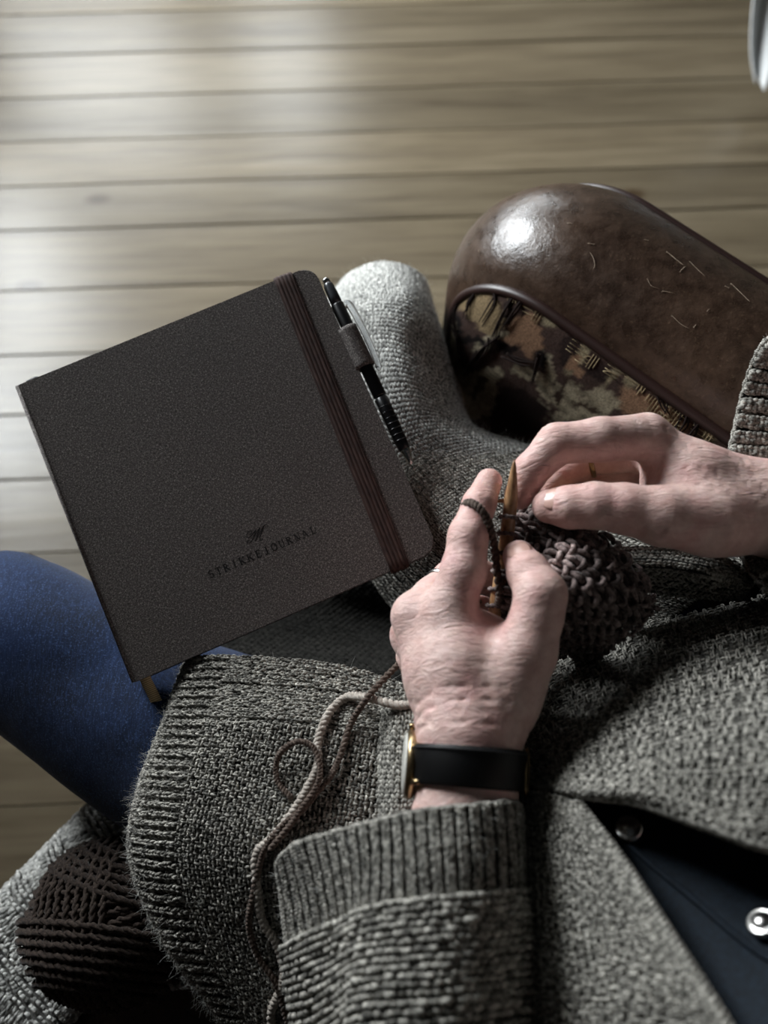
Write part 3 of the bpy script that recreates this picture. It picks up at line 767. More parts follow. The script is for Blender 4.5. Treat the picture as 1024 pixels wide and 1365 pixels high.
for hnd in (LH, RH):
    for c in hnd.values():
        for p, r in (c[-1], c[-2], c[2]):
            fl = np.maximum(fl, .30*np.exp(-(np.linalg.norm(Vall-p, axis=1)/.013)**2))
person = mesh_np('person', Vall, Qall, M['skin'], attrs={'flush': ('FLOAT', fl)})
tag(person, 'seated person knitting in a grey wool cardigan, blue jeans and navy shirt', 'person')
# fingernails
def nail(tip, back, out, w=.0052, l=.0062, r=.009, name='fingernail'):
    ax = unit(tip-back); out = unit(out-ax*(out@ax)); sd = np.cross(ax, out); V = []
    for i in range(9):
        a = -1+2*i/8
        for j in range(9):
            b = -1+2*j/8; x, y = a*math.sqrt(1-b*b/2), b*math.sqrt(1-a*a/2)
            V.append(tip+ax*(x*l)+sd*(y*w)+out*(-(r-math.sqrt(max(r*r-(y*w)**2,0)))-.0012*max(x,0)**2))
    I = np.arange(81).reshape(9,9); q = np.stack([I[:-1,:-1],I[1:,:-1],I[1:,1:],I[:-1,1:]],-1).reshape(-1,4)
    o = mesh_np(name, V, np.ascontiguousarray(q), M['nail'], person)
    m = o.modifiers.new('t','SOLIDIFY'); m.thickness = .0007; m.offset = 0
    return o
def finger_nail(c, out, rr=1.0, back=.004, **kw):
    tip, r = c[-1]; pb, rp_ = c[-2]; ax = unit(tip-pb); out = np.array(out, float); out = unit(out-ax*(out@ax))
    A_ = tip+out*r; B_ = pb+out*rp_; ax = unit(A_-B_); pos = A_-ax*back+out*.0002
    return nail(pos, pos-ax, out, r=(r+rp_)/2, **kw)
finger_nail(LH['thumb'], (-.25,.30,1), 1, .0035, w=.0066, l=.0074)
finger_nail(RH['thumb'], (0,.10,1), 1, .0045, w=.0070, l=.0078)

# ================================================================== jeans
def sleeve_geo(pts, n=60, S=32, wr=.0):
    P = catmull([p for p, r in pts], n); r = catmull(np.array([[r] for p, r in pts]), n)[:,0]
    V, F_ = tube_geo(P, r, S); V = V.reshape(n,S,3)
    t = np.linspace(0,1,n)[:,None]; a = np.arange(S)[None]/S*6.283
    d = unit(V-P[:,None]); V = V+d*(wr*(np.sin(t*38+3*np.sin(a*2))*.5+np.sin(t*21-a*3)*.5))[...,None]
    return V.reshape(-1,3), F_
def leg(name, pts, label=None):
    V, F_ = sleeve_geo(pts, 70, 36, .0022); return mesh_np(name, V, F_, M['denim'], person)
lknee = W(12,838,.528)
jl = leg('jeans_leg', [(HIPC-RL*.08+np.array([0,0,.02]),.098), (W(560,1120,.510),.088), (W(360,1040,.512),.077), (W(165,940,.516),.066), (lknee,.057), (lknee+np.array([-.014,.010,-.055]),.053), (lknee+np.array([-.012,.006,-.16]),.055), (lknee+np.array([.02,-.02,-.44]),.048)])
rknee = W(512,440,.530)
rth = lambda x, y, z, d=.075: W(x,y,z)-ZU*d
rknee = rth(508,428,.60,.085)
jr = leg('jeans_leg', [(HIPC+RL*.06+np.array([0,0,-.02]),.080), (rth(840,790,.62,.09),.066), (rth(680,700,.615,.082),.060), (rth(548,580,.61,.082),.052), (rknee,.040), (rknee+np.array([.0,-.005,-.055]),.040), (rknee+np.array([.005,-.01,-.18]),.045), (rknee+np.array([.02,-.03,-.44]),.045)])
for p in (lknee+np.array([.02,-.02,-.44]), rknee+np.array([.02,-.03,-.44])):
    p = np.array([p[0],p[1],.0]); a = [(p-f*.05+ZU*.05,.040),(p+f*.03+ZU*.045,.042),(p+f*.12+ZU*.036,.036),(p+f*.17+ZU*.032,.026)]
    V, F_ = sleeve_geo(a, 24, 18); V[:,2] = np.maximum(V[:,2], .004); mesh_np('shoe', V, F_, M['strap'], person)

# ================================================================== navy shirt
sh_ctrl = [[(640,1010,.660),(760,1040,.695),(880,1060,.715),(1000,1050,.725),(1120,1020,.715),(1250,980,.66)],
           [(640,1110,.660),(760,1130,.705),(860,1130,.722),(980,1130,.735),(1120,1100,.735),(1300,1060,.68)],
           [(640,1230,.655),(760,1240,.705),(870,1230,.732),(990,1225,.750),(1140,1200,.760),(1360,1160,.71)],
           [(640,1380,.650),(760,1370,.705),(880,1350,.742),(1000,1335,.768),(1170,1310,.785),(1430,1280,.75)],
           [(640,1560,.640),(780,1540,.705),(920,1500,.755),(1040,1470,.790),(1220,1440,.815),(1520,1400,.79)]]
shS = Surf(sh_ctrl, 60, 60, flip=False)
if shS.N[30,30,2] < 0: shS = Surf(sh_ctrl, 60, 60, flip=True)
shirt = shS.base('shirt', M['shirt'], person, thick=.002)
# button placket: raised strip with its stitched edge
def on_ray_surf(S, px, py, lift=0.0):
    A, B = proj(S.P.reshape(-1,3)); i = np.argmin((A-px)**2+(B-py)**2)
    return S.P.reshape(-1,3)[i]+S.N.reshape(-1,3)[i]*lift, S.N.reshape(-1,3)[i]
pl = catmull([on_ray_surf(shS, *p, .0015)[0] for p in [(800,1090),(860,1150),(930,1205),(1000,1260),(1080,1310)]], 40)
tube('placket_edge', pl, .0016, M['shirt'], shirt, 6)
def snap(px, py):
    p, n = on_ray_surf(shS, px, py, .003); n = unit(n); a = unit(np.cross(n,[0,1,0])); b = np.cross(n,a); V, F_ = [], []
    prof = [(.0064,0),(.0066,.0012),(.0058,.0024),(.0050,.0026),(.0046,.0022),(.0036,.0034),(.0020,.0041),(.0006,.0044)]
    for r, h in prof:
        for k in range(24): t = k/24*6.2832; V.append(p+a*math.cos(t)*r+b*math.sin(t)*r+n*h)
    for i in range(len(prof)-1):
        for k in range(24): F_.append((i*24+k, i*24+(k+1)%24, (i+1)*24+(k+1)%24, (i+1)*24+k))
    F_.append(tuple(range((len(prof)-1)*24, len(prof)*24)))
    mesh_np('snap_button', V, F_, M['silver'], shirt)
snap(838,1107); snap(1022,1236)

# ================================================================== cardigan
def mk(ctrl, nu=60, nv=60, closed=False, px=True, want=(0,0,1)):
    s = Surf(ctrl, nu, nv, closed, px)
    c = s.P.shape; 
    if closed: 
        m = s.P.mean(axis=1, keepdims=True); good = ((s.P-m)*s.N).sum() > 0
    else: good = (s.N@np.array(want, float)).sum() > 0
    return s if good else Surf(ctrl, nu, nv, closed, px, flip=True)
def cord(S, mat, parent, u=None, v=None, r=.0019, pitch=.004, rng_=(0,1), lift=0.0, name='edge_cord'):
    t = np.linspace(rng_[0], rng_[1], 220); p, n2 = S.ev(np.full(220,u) if u is not None else t, np.full(220,v) if v is not None else t); p = p+n2*lift
    ln = np.linalg.norm(np.diff(p,axis=0),axis=1).sum(); V, F_ = ply_geo(p, r, ln/pitch, 5); o = mesh_np(name, V, F_, mat, parent, attrs=with_tint(V,1.05)); return o
# --- left front over the left thigh: u runs from the hem inwards, v from the band down
A = [[(258,872,.545),(224,962,.548),(192,1055,.545),(180,1142,.530),(222,1255,.505),(292,1356,.480),(345,1450,.45)],
     [(251,877,.585),(219,962,.588),(186,1055,.583),(176,1142,.568),(218,1252,.545),(290,1352,.520),(345,1450,.49)],
     [(298,874,.605),(262,962,.612),(232,1057,.610),(222,1148,.598),(258,1255,.572),(322,1358,.548),(375,1455,.52)],
     [(370,877,.615),(340,965,.630),(318,1064,.630),(306,1155,.620),(330,1262,.594),(380,1366,.572),(430,1470,.55)],
     [(450,886,.622),(432,972,.640),(412,1074,.643),(400,1168,.634),(415,1272,.610),(452,1378,.592),(500,1480,.57)],
     [(540,912,.628),(530,984,.645),(518,1088,.650),(505,1185,.642),(515,1288,.622),(545,1392,.606),(590,1500,.59)],
     [(640,940,.630),(640,1010,.645),(640,1110,.650),(640,1210,.645),(650,1320,.630),(670,1430,.615),(700,1540,.60)]]
sA = mk(A, 90, 110)
cA = sA.base('cardigan_front', M['wool_shaded'], person, off=-.0012, thick=.004)
NRA, NCA = 96, 84
def styA(r, c):
    st = np.zeros(len(r), int)
    body = (r > 34) & (c > 13)
    st[body & ((r+c) % 2 == 0)] = 1
    st[(r > 84) | (c > 80)] = -1
    return st
def hA(r, c):
    rib = (r <= 34)
    amp = np.where(rib, np.where((c//1) % 2 == 0, .30, -.45)*np.clip((r-14)/9,.15,1), 0.0)
    band = (c <= 13) & (r > 34); amp = np.where(band, np.where(c % 7 == 6, -.35, .05), amp)
    return amp
stitches(sA, NRA, NCA, 'knit_stitches', M['wool'], cA, styA, height=hA, jit=.11, tint=.3, S=4)
fuzz(sA, 2600, 'wool_fuzz', M['wool_light'], cA, .005, ur=(.12,1)); fuzz(sA, 900, 'wool_fuzz', M['wool_light'], cA, .006, ur=(.12,.2))
he, _ = sA.ev(np.full(160,.165), np.linspace(0,1,160)); V, F_ = ply_geo(he, .0021, 70, 5); mesh_np('hem_edge', V, F_, M['wool'], cA, attrs=with_tint(V,1.1))
# folded pocket edge beside the wrist
PE = [[(512,935,.640),(508,985,.645),(506,1040,.648),(505,1095,.648),(500,1160,.640)],
      [(528,930,.655),(524,985,.660),(522,1040,.662),(521,1095,.662),(516,1160,.655)],
      [(552,928,.664),(548,985,.668),(545,1040,.670),(543,1095,.668),(538,1160,.66)],
      [(580,930,.660),(578,985,.664),(576,1040,.666),(574,1095,.664),(570,1160,.655)],
      [(600,935,.640),(598,985,.642),(596,1040,.645),(594,1095,.645),(590,1160,.64)]]
PE = np.swapaxes(np.array(PE), 0, 1).tolist()
sPE = mk(PE, 40, 30); cPE = sPE.base('pocket_edge', M['wool_shaded'], person, off=-.001, thick=.003)
stitches(sPE, 34, 12, 'knit_stitches', M['wool'], cPE, rad=.28)
# --- left sleeve: cuff and forearm
def loopz(L_): return L_
S0 = [(376,1156,.662),(390,1128,.694),(440,1111,.718),(500,1095,.736),(562,1081,.745),(632,1074,.742),(688,1070,.716),(684,1088,.672),(600,1112,.652),(470,1150,.645)]
S1 = [(380,1205,.650),(405,1182,.690),(452,1166,.718),(504,1150,.737),(566,1140,.748),(636,1132,.745),(692,1126,.715),(688,1145,.668),(600,1170,.646),(470,1205,.638)]
S2 = [(386,1262,.640),(415,1240,.684),(460,1222,.714),(502,1206,.735),(570,1196,.747),(638,1190,.744),(694,1184,.712),(690,1205,.664),(600,1230,.640),(475,1265,.630)]
S3 = [(394,1332,.628),(424,1318,.670),(460,1300,.702),(496,1282,.730),(570,1275,.747),(642,1268,.743),(698,1262,.708),(694,1285,.656),(600,1310,.632),(480,1340,.620)]
S4 = [(408,1425,.612),(436,1412,.652),(464,1394,.690),(490,1372,.722),(568,1362,.742),(644,1355,.738),(702,1350,.700),(698,1370,.645),(605,1395,.622),(490,1430,.608)]
S5 = [(430,1560,.600),(455,1540,.640),(478,1520,.680),(500,1490,.712),(572,1480,.732),(650,1470,.728),(712,1462,.690),(706,1490,.630),(615,1520,.610),(510,1560,.598)]
cen = np.array([W(*p) for p in S0]).mean(0)
rim_in = [tuple(W(*p)+(cen-W(*p))*.16+np.array([0,-.016,-.004])) for p in S0]; rim_in2 = [tuple(W(*p)+(cen-W(*p))*.13+np.array([0,-.002,-.002])) for p in S0]
to_w = lambda L_: [tuple(W(*p)) for p in L_]
rim_out = [tuple(W(*p)+(cen-W(*p))*.04+np.array([0,.0015,.0])) for p in S0]
cuffS = mk([to_w(S0),to_w(S1),to_w(S2)], 40, 120, closed=True, px=False)
slS = mk([to_w(S2),to_w(S3),to_w(S4),to_w(S5)], 60, 120, closed=True, px=False)
lining = Surf([rim_in, rim_in2, rim_out, to_w(S0)], 16, 120, closed=True, px=False)
sl = slS.base('cardigan_sleeve', M['wool_shaded'], person, off=-.0015)
cf = cuffS.base('rib_cuff', M['wool_shaded'], sl, off=-.0018)
li = lining.base('cuff_lining', M['wool_shaded'], sl)
stitches(cuffS, 22, 123, 'knit_stitches', M['wool'], sl, lambda r,c: np.where((c > 86) & (c < 118), -1, 0), height=lambda r,c: np.where(c%3==2,-.75,.30), rad=.30)
def stS(r, c): return np.where((c > 46) & (c < 63), -1, np.where(r % 2 == 0, 1, 0))
stitches(slS, 44, 66, 'knit_stitches', M['wool'], sl, stS, height=lambda r,c: np.where(r%2==0,.26,-.26), rad=.31, jit=.12, tint=.28, stagger=.5)
edge = catmull(to_w(S0), 200, closed=True)
V, F_ = ply_geo(np.concatenate([edge, edge[:1]]), .0016, 90, 5); o = mesh_np('cuff_edge', V, F_, M['wool'], sl, attrs=with_tint(V))
fuzz(cuffS, 1500, 'wool_fuzz', M['wool_light'], sl, .004); fuzz(slS, 2500, 'wool_fuzz', M['wool_light'], sl, .005)
# --- left front across the belly (diagonal free edge)
Cc_ = [[(640,1060,.655),(640,1150,.660),(640,1260,.660),(640,1380,.655),(650,1540,.65)],
       [(690,1052,.690),(700,1150,.702),(702,1260,.705),(705,1380,.705),(715,1540,.70)],
       [(735,1058,.712),(765,1150,.728),(790,1260,.737),(815,1380,.745),(850,1540,.75)],
       [(765,1068,.726),(815,1150,.742),(868,1250,.758),(935,1370,.775),(1030,1540,.79)],
       [(772,1070,.724),(828,1146,.744),(888,1240,.762),(962,1358,.782),(1060,1530,.80)],
       [(773,1071,.715),(831,1146,.735),(892,1240,.752),(967,1357,.772),(1066,1530,.79)]]
sC = mk(Cc_, 70, 70); cC = sC.base('cardigan_front', M['wool'], person, off=-.001, tint=.6)
stitches(sC, 42, 60, 'knit_stitches', M['wool'], cC, lambda r,c: np.where((r+c)%2==0,1,0), rad=.30, jit=.1, tint=.16)
for u_ in (.80,.86,.92,.97): cord(sC, M['wool'], cC, u=u_, r=.0023, pitch=.005)
# --- right front across the belly
Dd = [[(650,960,.610),(740,885,.635),(830,840,.640),(930,815,.640),(1030,790,.635),(1160,760,.62)],
      [(660,1000,.630),(750,930,.668),(850,885,.685),(950,860,.690),(1060,830,.69),(1200,800,.67)],
      [(670,1030,.655),(760,985,.700),(860,950,.725),(960,925,.738),(1080,900,.745),(1240,870,.73)],
      [(690,1045,.680),(770,1030,.722),(865,1015,.750),(965,995,.768),(1090,975,.785),(1280,940,.78)],
      [(715,1050,.700),(780,1052,.732),(865,1052,.760),(960,1075,.778),(1080,1070,.800),(1300,1040,.81)],
      [(728,1052,.704),(785,1060,.730),(850,1068,.750),(945,1100,.774),(1040,1128,.792),(1300,1160,.83)],
      [(732,1052,.695),(787,1062,.720),(851,1070,.739),(946,1103,.763),(1042,1131,.780),(1300,1164,.82)]]
Dd = Dd
sD = mk(Dd, 70, 80); cD = sD.base('cardigan_front', M['wool'], person, off=-.001, tint=.35)
def styD(r, c): return np.where((c % 3 == 0) & (r % 4 < 2), -1, np.where((r//2+c) % 2 == 0, 1, 0))
stitches(sD, 68, 80, 'knit_stitches', M['wool'], cD, styD, S=4, rad=.32, jit=.1, tint=.16)
for u_ in (.84,.90,.95,.985): cord(sD, M['wool'], cD, u=u_, r=.0023, pitch=.005)
# --- right front over the right thigh
Ee = [[(576,424,.42),(562,372,.50),(515,352,.53),(470,366,.50),(445,395,.44)],
      [(602,484,.47),(564,412,.575),(518,392,.600),(465,402,.58),(420,430,.51)],
      [(618,550,.50),(566,492,.590),(520,465,.612),(465,478,.59),(420,520,.51)],
      [(640,575,.53),(590,560,.592),(545,560,.618),(490,585,.602),(430,620,.52)],
      [(720,600,.54),(660,610,.596),(600,630,.622),(540,670,.610),(470,730,.52)],
      [(800,640,.54),(745,660,.602),(680,695,.628),(610,745,.612),(530,820,.51)],
      [(900,690,.54),(850,715,.610),(790,755,.632),(710,815,.615),(620,890,.51)],
      [(1040,720,.54),(1000,755,.620),(930,800,.640),(830,870,.620),(720,940,.51)]]
sE = mk(Ee, 110, 80); cE = sE.base('cardigan_front', M['wool_shaded'], person, off=-.001, thick=.004)
def styE(r, c): return np.where(r < 62, -1, np.where((r > 44) & (r < 66) & (c < 36) & ((r+c) % 2 == 0), 1, 0))
stitches(sE, 150, 74, 'knit_stitches', M['wool'], cE, styE, S=4, rad=.28, height=lambda r,c: np.where(c%2==0,.12,-.12))
fuzz(sE, 2000, 'wool_fuzz', M['wool_light'], cE, .005, ur=(.45,1))
GP = [[(175,900,.50),(250,820,.38),(350,740,.38),(430,660,.48)],
      [(270,900,.55),(340,850,.41),(420,790,.41),(480,730,.51)],
      [(420,912,.585),(470,870,.45),(520,830,.44),(560,800,.525)],
      [(560,940,.600),(590,910,.53),(620,885,.52),(660,870,.55)],
      [(680,980,.62),(700,950,.60),(720,930,.60),(750,910,.60)]]
sG = mk(GP, 60, 50); cG = sG.base('cardigan_front', M['wool_shaded'], person, thick=.003)  # drape added between the legs; gap shadow put into the dark wool colour
stitches(sG, 60, 40, 'knit_stitches', M['wool_shaded'], cG, rad=.28, S=4)
# rolled edge lying behind the knitting
RE = [[(770,790,.6550),(830,785,.6552),(900,795,.6555),(960,800,.6555),(1000,800,.6455)],
      [(775,765,.69038),(830,758,.6906),(895,760,.6900),(950,770,.6906),(1000,785,.655)],
      [(785,752,.6900),(840,745,.6908),(900,747,.6902),(955,758,.6908),(1005,778,.655)],
      [(800,735,.6550),(850,730,.6555),(905,732,.6558),(960,742,.6555),(1010,765,.6455)]]
RE = np.swapaxes(np.array(RE),0,1).tolist()
sRE = mk(RE, 50, 24); cRE = sRE.base('pocket_edge', M['wool_shaded'], person, off=-.001, thick=.003)
stitches(sRE, 34, 10, 'knit_stitches', M['wool'], cRE, rad=.28)
# --- right sleeve cuff
R0 = [(971,630,.648),(980,570,.656),(996,505,.668),(1020,456,.690),(1062,446,.728),(1092,520,.752),(1094,640,.756),(1070,745,.735),(1020,778,.690),(986,730,.655)]
Rw = np.array(to_w(R0)); rc = Rw.mean(0); axr = unit(np.array([1.0,-.10,.02]))
rows = [Rw, rc+(Rw-rc)*1.02+axr*.03, rc+(Rw-rc)*1.0+axr*.065, rc+(Rw-rc)*1.06+axr*.12, rc+(Rw-rc)*1.12+axr*.22]
cu2 = mk(rows[:3], 40, 120, closed=True, px=False); sl2 = mk(rows[2:], 40, 120, closed=True, px=False)
s2 = sl2.base('cardigan_sleeve', M['wool_shaded'], person)
cu2.base('rib_cuff', M['wool_shaded'], s2, off=-.0018)
stitches(cu2, 3, 90, 'knit_stitches', M['wool'], s2, height=lambda r,c: np.where(c%2==1,-.6,.35), rad=.31, S=4)
cin = [Rw, rc+(Rw-rc)*.95+axr*.03, rc+(Rw-rc)*.95+axr*.065]
si2 = mk(cin, 30, 120, closed=True, px=False); si2 = Surf(cin, 30, 120, True, False, flip=not si2.flip)
si2.base('cuff_lining', M['wool_shaded'], s2, off=-.0005)
stitches(si2, 18, 90, 'knit_stitches', M['wool'], s2, height=lambda r,c: np.where(c%3==2,-.5,.45), rad=.31)
ed = catmull(Rw, 200, closed=True); V, F_ = ply_geo(np.concatenate([ed, ed[:1]]), .0020, 80, 5); mesh_np('cuff_edge', V, F_, M['wool'], s2, attrs=with_tint(V))
fuzz(cu2, 900, 'wool_fuzz', M['wool_light'], s2, .005)
# --- upper sleeves and back, out of the frame
lel = W(590,1430,.668); lsh = np.array([.40,-.13,.93])-RL*.18; rsh = np.array([.40,-.13,.93])+RL*.18; rel = W(1330,760,.700)
V, F_ = sleeve_geo([(lsh,.075),(lsh*.5+lel*.5+np.array([0,-.02,0]),.068),(lel+np.array([0,-.03,0]),.062),(W(600,1480,.675),.058)], 30, 24, .004); mesh_np('cardigan_sleeve', V, F_, M['wool'], person, attrs=with_tint(V))
V, F_ = sleeve_geo([(rsh,.075),(rsh*.5+rel*.5,.070),(rel+np.array([.02,0,0]),.066),(rc+axr*.20,.072)], 30, 24, .004); mesh_np('cardigan_sleeve', V, F_, M['wool'], person, attrs=with_tint(V))
#=PROPS=
# ================================================================== notebook
cpx = [(20,515),(415,354),(585,733),(178,910)]
rr_ = np.array([ray(*p) for p in cpx]).T
Am = np.stack([rr_[:,0],-rr_[:,1],rr_[:,2],-rr_[:,3]],1); lam = np.linalg.svd(Am)[2][-1]; lam /= lam[0]
CP = (rr_*lam).T; kk = .215/np.linalg.norm(CP[1]-CP[0]); CP = CC+CP*kk
NW, NH = .215, float(np.linalg.norm(CP[3]-CP[0])); ex = unit(CP[1]-CP[0]); nn_ = unit(np.cross(CP[3]-CP[0], ex)); ey = np.cross(ex, nn_)
if nn_[2] < 0: nn_ = -nn_
ey = unit((CP[3]-CP[0])-ex*((CP[3]-CP[0])@ex))           # ey points down the page
NM = Matrix(((ex[0],-ey[0],nn_[0],CP[3][0]),(ex[1],-ey[1],nn_[1],CP[3][1]),(ex[2],-ey[2],nn_[2],CP[3][2]),(0,0,0,1)))
note = empty('notebook'); note.matrix_world = NM
tag(note, 'square dark linen journal with brown elastic band lying across the knees', 'notebook')
NMi = np.array(NM.inverted())
def npl(px, py):
    """pixel -> notebook plane coordinates (x along the bottom edge, y up the spine)"""
    d = ray(px, py); t = ((CP[3]-CC)@nn_)/(d@nn_); p = CC+d*t; l = NMi@np.array([*p,1]); return l[:2]
def slab(name, x0, x1, y0, y1, z0, z1, rl, rr, mat, bev, parent):
    pts = []
    for cx, cy, r, a0 in ((x1-rr,y1-rr,rr,0),(x0+rl,y1-rl,rl,90),(x0+rl,y0+rl,rl,180),(x1-rr,y0+rr,rr,270)):
        for k in range(9): a = math.radians(a0+k*90/8); pts.append((cx+r*math.cos(a), cy+r*math.sin(a)))
    bm = bmesh.new(); lo = [bm.verts.new((x,y,z0)) for x,y in pts]; hi = [bm.verts.new((x,y,z1)) for x,y in pts]; n = len(pts)
    top = bm.faces.new(hi); bot = bm.faces.new(lo[::-1])
    for i in range(n): bm.faces.new((lo[i],lo[(i+1)%n],hi[(i+1)%n],hi[i]))
    if bev: bmesh.ops.bevel(bm, geom=list({e for fc in (top,bot) for e in fc.edges}), offset=bev, segments=3, profile=.5, affect='EDGES')
    me = bpy.data.meshes.new(name); bm.to_mesh(me); bm.free(); me.materials.append(mat)
    o = bpy.data.objects.new(name, me); return link(o, parent)
TK = .017
slab('front_cover', 0, NW, 0, NH, -.0028, 0, .0015, .010, M['cover'], .0009, note)
slab('back_cover', 0, NW, 0, NH, -TK, -TK+.0028, .0015, .010, M['cover'], .0009, note)
slab('page_block', .004, NW-.0035, .0035, NH-.0035, -TK+.0028, -.0028, .001, .008, M['paper'], 0, note)
# rounded spine
sp = []
for i in range(13):
    a = math.pi/2+math.pi*i/12; sp.append((.0014+.0014*math.cos(a), -TK/2+TK/2*math.sin(a)))
V = [(x, y, z) for y in (0.0004, NH-.0004) for x, z in sp]; n_ = len(sp)
F_ = [(i, i+1, n_+i+1, n_+i) for i in range(n_-1)]
o = mesh_np('spine', V, F_, M['cover'], note); m = o.modifiers.new('t','SOLIDIFY'); m.thickness = .002
o = tube('headband', [(.003,NH+.0006,-.011),(.006,NH+.0022,-.008),(.012,NH+.0022,-.007),(.016,NH+.0004,-.008)], .0018, M['strap'], note, 8)
# elastic band: ribbed strip wrapped round the cover
bt, bb = npl(378,371), npl(531,752); half = .0066
dirb = unit(np.array([*(bt-bb),0])); sdb = np.array([dirb[1],-dirb[0],0])
b0 = np.array([*bb,0]); b1 = np.array([*bt,0])
b0 = b0+dirb*((-.0012-b0[1])/dirb[1]); b1 = b1+dirb*((NH+.0012-b1[1])/dirb[1])
rows_ = [b0+np.array([0,0,-TK]), b0+np.array([0,-.0004,-.008]), b0+np.array([0,0,-.0006])]+[b0+(b1-b0)*t+np.array([0,0,.0005]) for t in np.linspace(.006,.994,40)]+[b1+np.array([0,0,-.0006]), b1+np.array([0,.0004,-.008]), b1+np.array([0,0,-TK])]
rows_ = np.array(rows_); ncol = 41; xs = np.linspace(-1,1,ncol)
nrmr = np.zeros_like(rows_); nrmr[:,2] = 1; nrmr[:3] = (0,-1,0); nrmr[-3:] = (0,1,0); nrmr[2] = unit(np.array([0,-1,1.0])); nrmr[-3] = unit(np.array([0,1,1.0]))
V = rows_[:,None]+xs[None,:,None]*half*sdb+(nrmr[:,None]*((.00055*(1-np.abs(xs)**8)+.00035*np.abs(np.sin(xs*math.pi*2.5+.01))))[None,:,None])
I = np.arange(len(rows_)*ncol).reshape(-1,ncol); q = np.stack([I[:-1,:-1],I[1:,:-1],I[1:,1:],I[:-1,1:]],-1).reshape(-1,4)
mesh_np('elastic_band', V.reshape(-1,3), np.ascontiguousarray(q[:, ::-1]), M['elastic'], note)
# debossed lettering, built as flat strokes let into the cloth
def stroke_mesh(name, strokes, parent, z=.00004):
    V, F_ = [], []
    for pts, wd in strokes:
        pts = np.array(pts, float); wd = np.broadcast_to(np.array(wd, float), (len(pts),)); T = unit(np.gradient(pts, axis=0)); S_ = np.stack([-T[:,1],T[:,0]],1); b = len(V)
        for p, s_, w in zip(pts, S_, wd): V += [(*(p+s_*w/2), z), (*(p-s_*w/2), z)]
        for i in range(len(pts)-1): F_.append((b+2*i, b+2*i+1, b+2*i+3, b+2*i+2))
    o = mesh_np(name, V, F_, M['emboss'], parent, smooth=False); m = o.modifiers.new('t','SOLIDIFY'); m.thickness = .00004; m.offset = 0; return o
def arc(cx, cy, rx, ry, a0, a1, n=12): return [(cx+rx*math.cos(math.radians(a)), cy+ry*math.sin(math.radians(a))) for a in np.linspace(a0,a1,n)]
TH_, TN = .17, .09
def ser(x, y, w=.34): return ([(x-w/2,y),(x+w/2,y)], TN)
GL = {
 'S': [(arc(.36,.74,.24,.22,40,270,14)+arc(.36,.29,.26,.25,90,-150,14), TH_*.85)],
 'T': [([(.36,0),(.36,1)],TH_), ([(.02,.97),(.70,.97)],TN), ([(.04,.99),(.04,.78)],TN), ([(.68,.99),(.68,.78)],TN), ser(.36,.03)],
 'R': [([(.16,0),(.16,1)],TH_), (arc(.22,.75,.32,.22,90,-90,12),TH_*.8), ([(.36,.52),(.70,.02)],TH_), ([(.04,.97),(.25,.97)],TN), ser(.16,.03), ([(.62,.03),(.82,.03)],TN)],
 'I': [([(.2,0),(.2,1)],TH_), ser(.2,.97), ser(.2,.03)],
 'K': [([(.16,0),(.16,1)],TH_), ([(.18,.42),(.66,.97)],TN), ([(.32,.56),(.70,.02)],TH_), ser(.16,.97), ser(.16,.03), ser(.66,.97,.26), ser(.70,.03,.28)],
 'E': [([(.16,0),(.16,1)],TH_), ([(.04,.97),(.62,.97)],TN), ([(.16,.52),(.48,.52)],TN), ([(.04,.03),(.64,.03)],TN), ([(.62,.99),(.62,.78)],TN), ([(.64,.01),(.64,.24)],TN), ([(.48,.42),(.48,.62)],TN)],
 'J': [([(.36,1),(.36,.22)]+arc(.20,.14,.16,.16,10,-150,8),TH_), ser(.36,.97)],
 'O': [(arc(.42,.5,.34,.46,0,370,28),TH_*.85)],
 'U': [([(.16,1),(.16,.32)]+arc(.40,.30,.24,.28,180,360,12)+[(.64,.32),(.64,1)],TH_*.8), ser(.16,.97), ser(.64,.97,.28)],
 'N': [([(.14,0),(.14,1)],TN), ([(.12,.98),(.66,.02)],TH_), ([(.68,0),(.68,1)],TN), ser(.10,.97,.24), ser(.14,.03,.28), ser(.68,.97,.28)],
 'A': [([(.08,.02),(.40,1)],TN), ([(.38,1),(.72,.02)],TH_), ([(.20,.34),(.60,.34)],TN), ser(.08,.03,.26), ser(.72,.03,.30)],
 'L': [([(.16,0),(.16,1)],TH_), ser(.16,.97), ([(.04,.03),(.60,.03)],TN), ([(.60,.01),(.60,.26)],TN)]}
c0, c1 = npl(281,765.5), npl(417,707); hL = .0050
for i, ch in enumerate('STRIKKEJOURNAL'):
    p = c0+(c1-c0)*i/13; t_ = unit(c1-c0); n2 = np.array([-t_[1],t_[0]])
    wch = max(x for pts,_ in GL[ch] for x,_ in pts)
    stroke_mesh('letter', [([p+t_*((x-wch/2)*hL)+n2*((y-.5)*hL) for x, y in pts], np.array(w)*hL) for pts, w in GL[ch]], note)
zs = lambda L_: [npl(240+x/4.654, 670+y/4.654) for x, y in L_]
def sm(L_, n=18): return catmull(np.array(zs(L_)), n)
mono = [(sm([(432,200),(448,182),(438,172),(420,188),(414,208),(424,218),(440,206),(462,180),(470,166)]), .0005),
        (sm([(470,166),(462,200),(446,236),(426,250),(416,244),(424,234)]), .0005), (sm([(446,236),(464,205),(492,160),(498,152)]), .0004),
        (sm([(498,152),(482,195),(470,232),(466,240)]), .0006), (sm([(466,240),(486,205),(508,165),(522,142)]), .0004),
        (sm([(522,142),(506,185),(496,222),(502,234),(516,222)]), .0006), (sm([(508,165),(520,144),(534,136),(546,142),(544,152)]), .0005)]
stroke_mesh('monogram', mono, note)
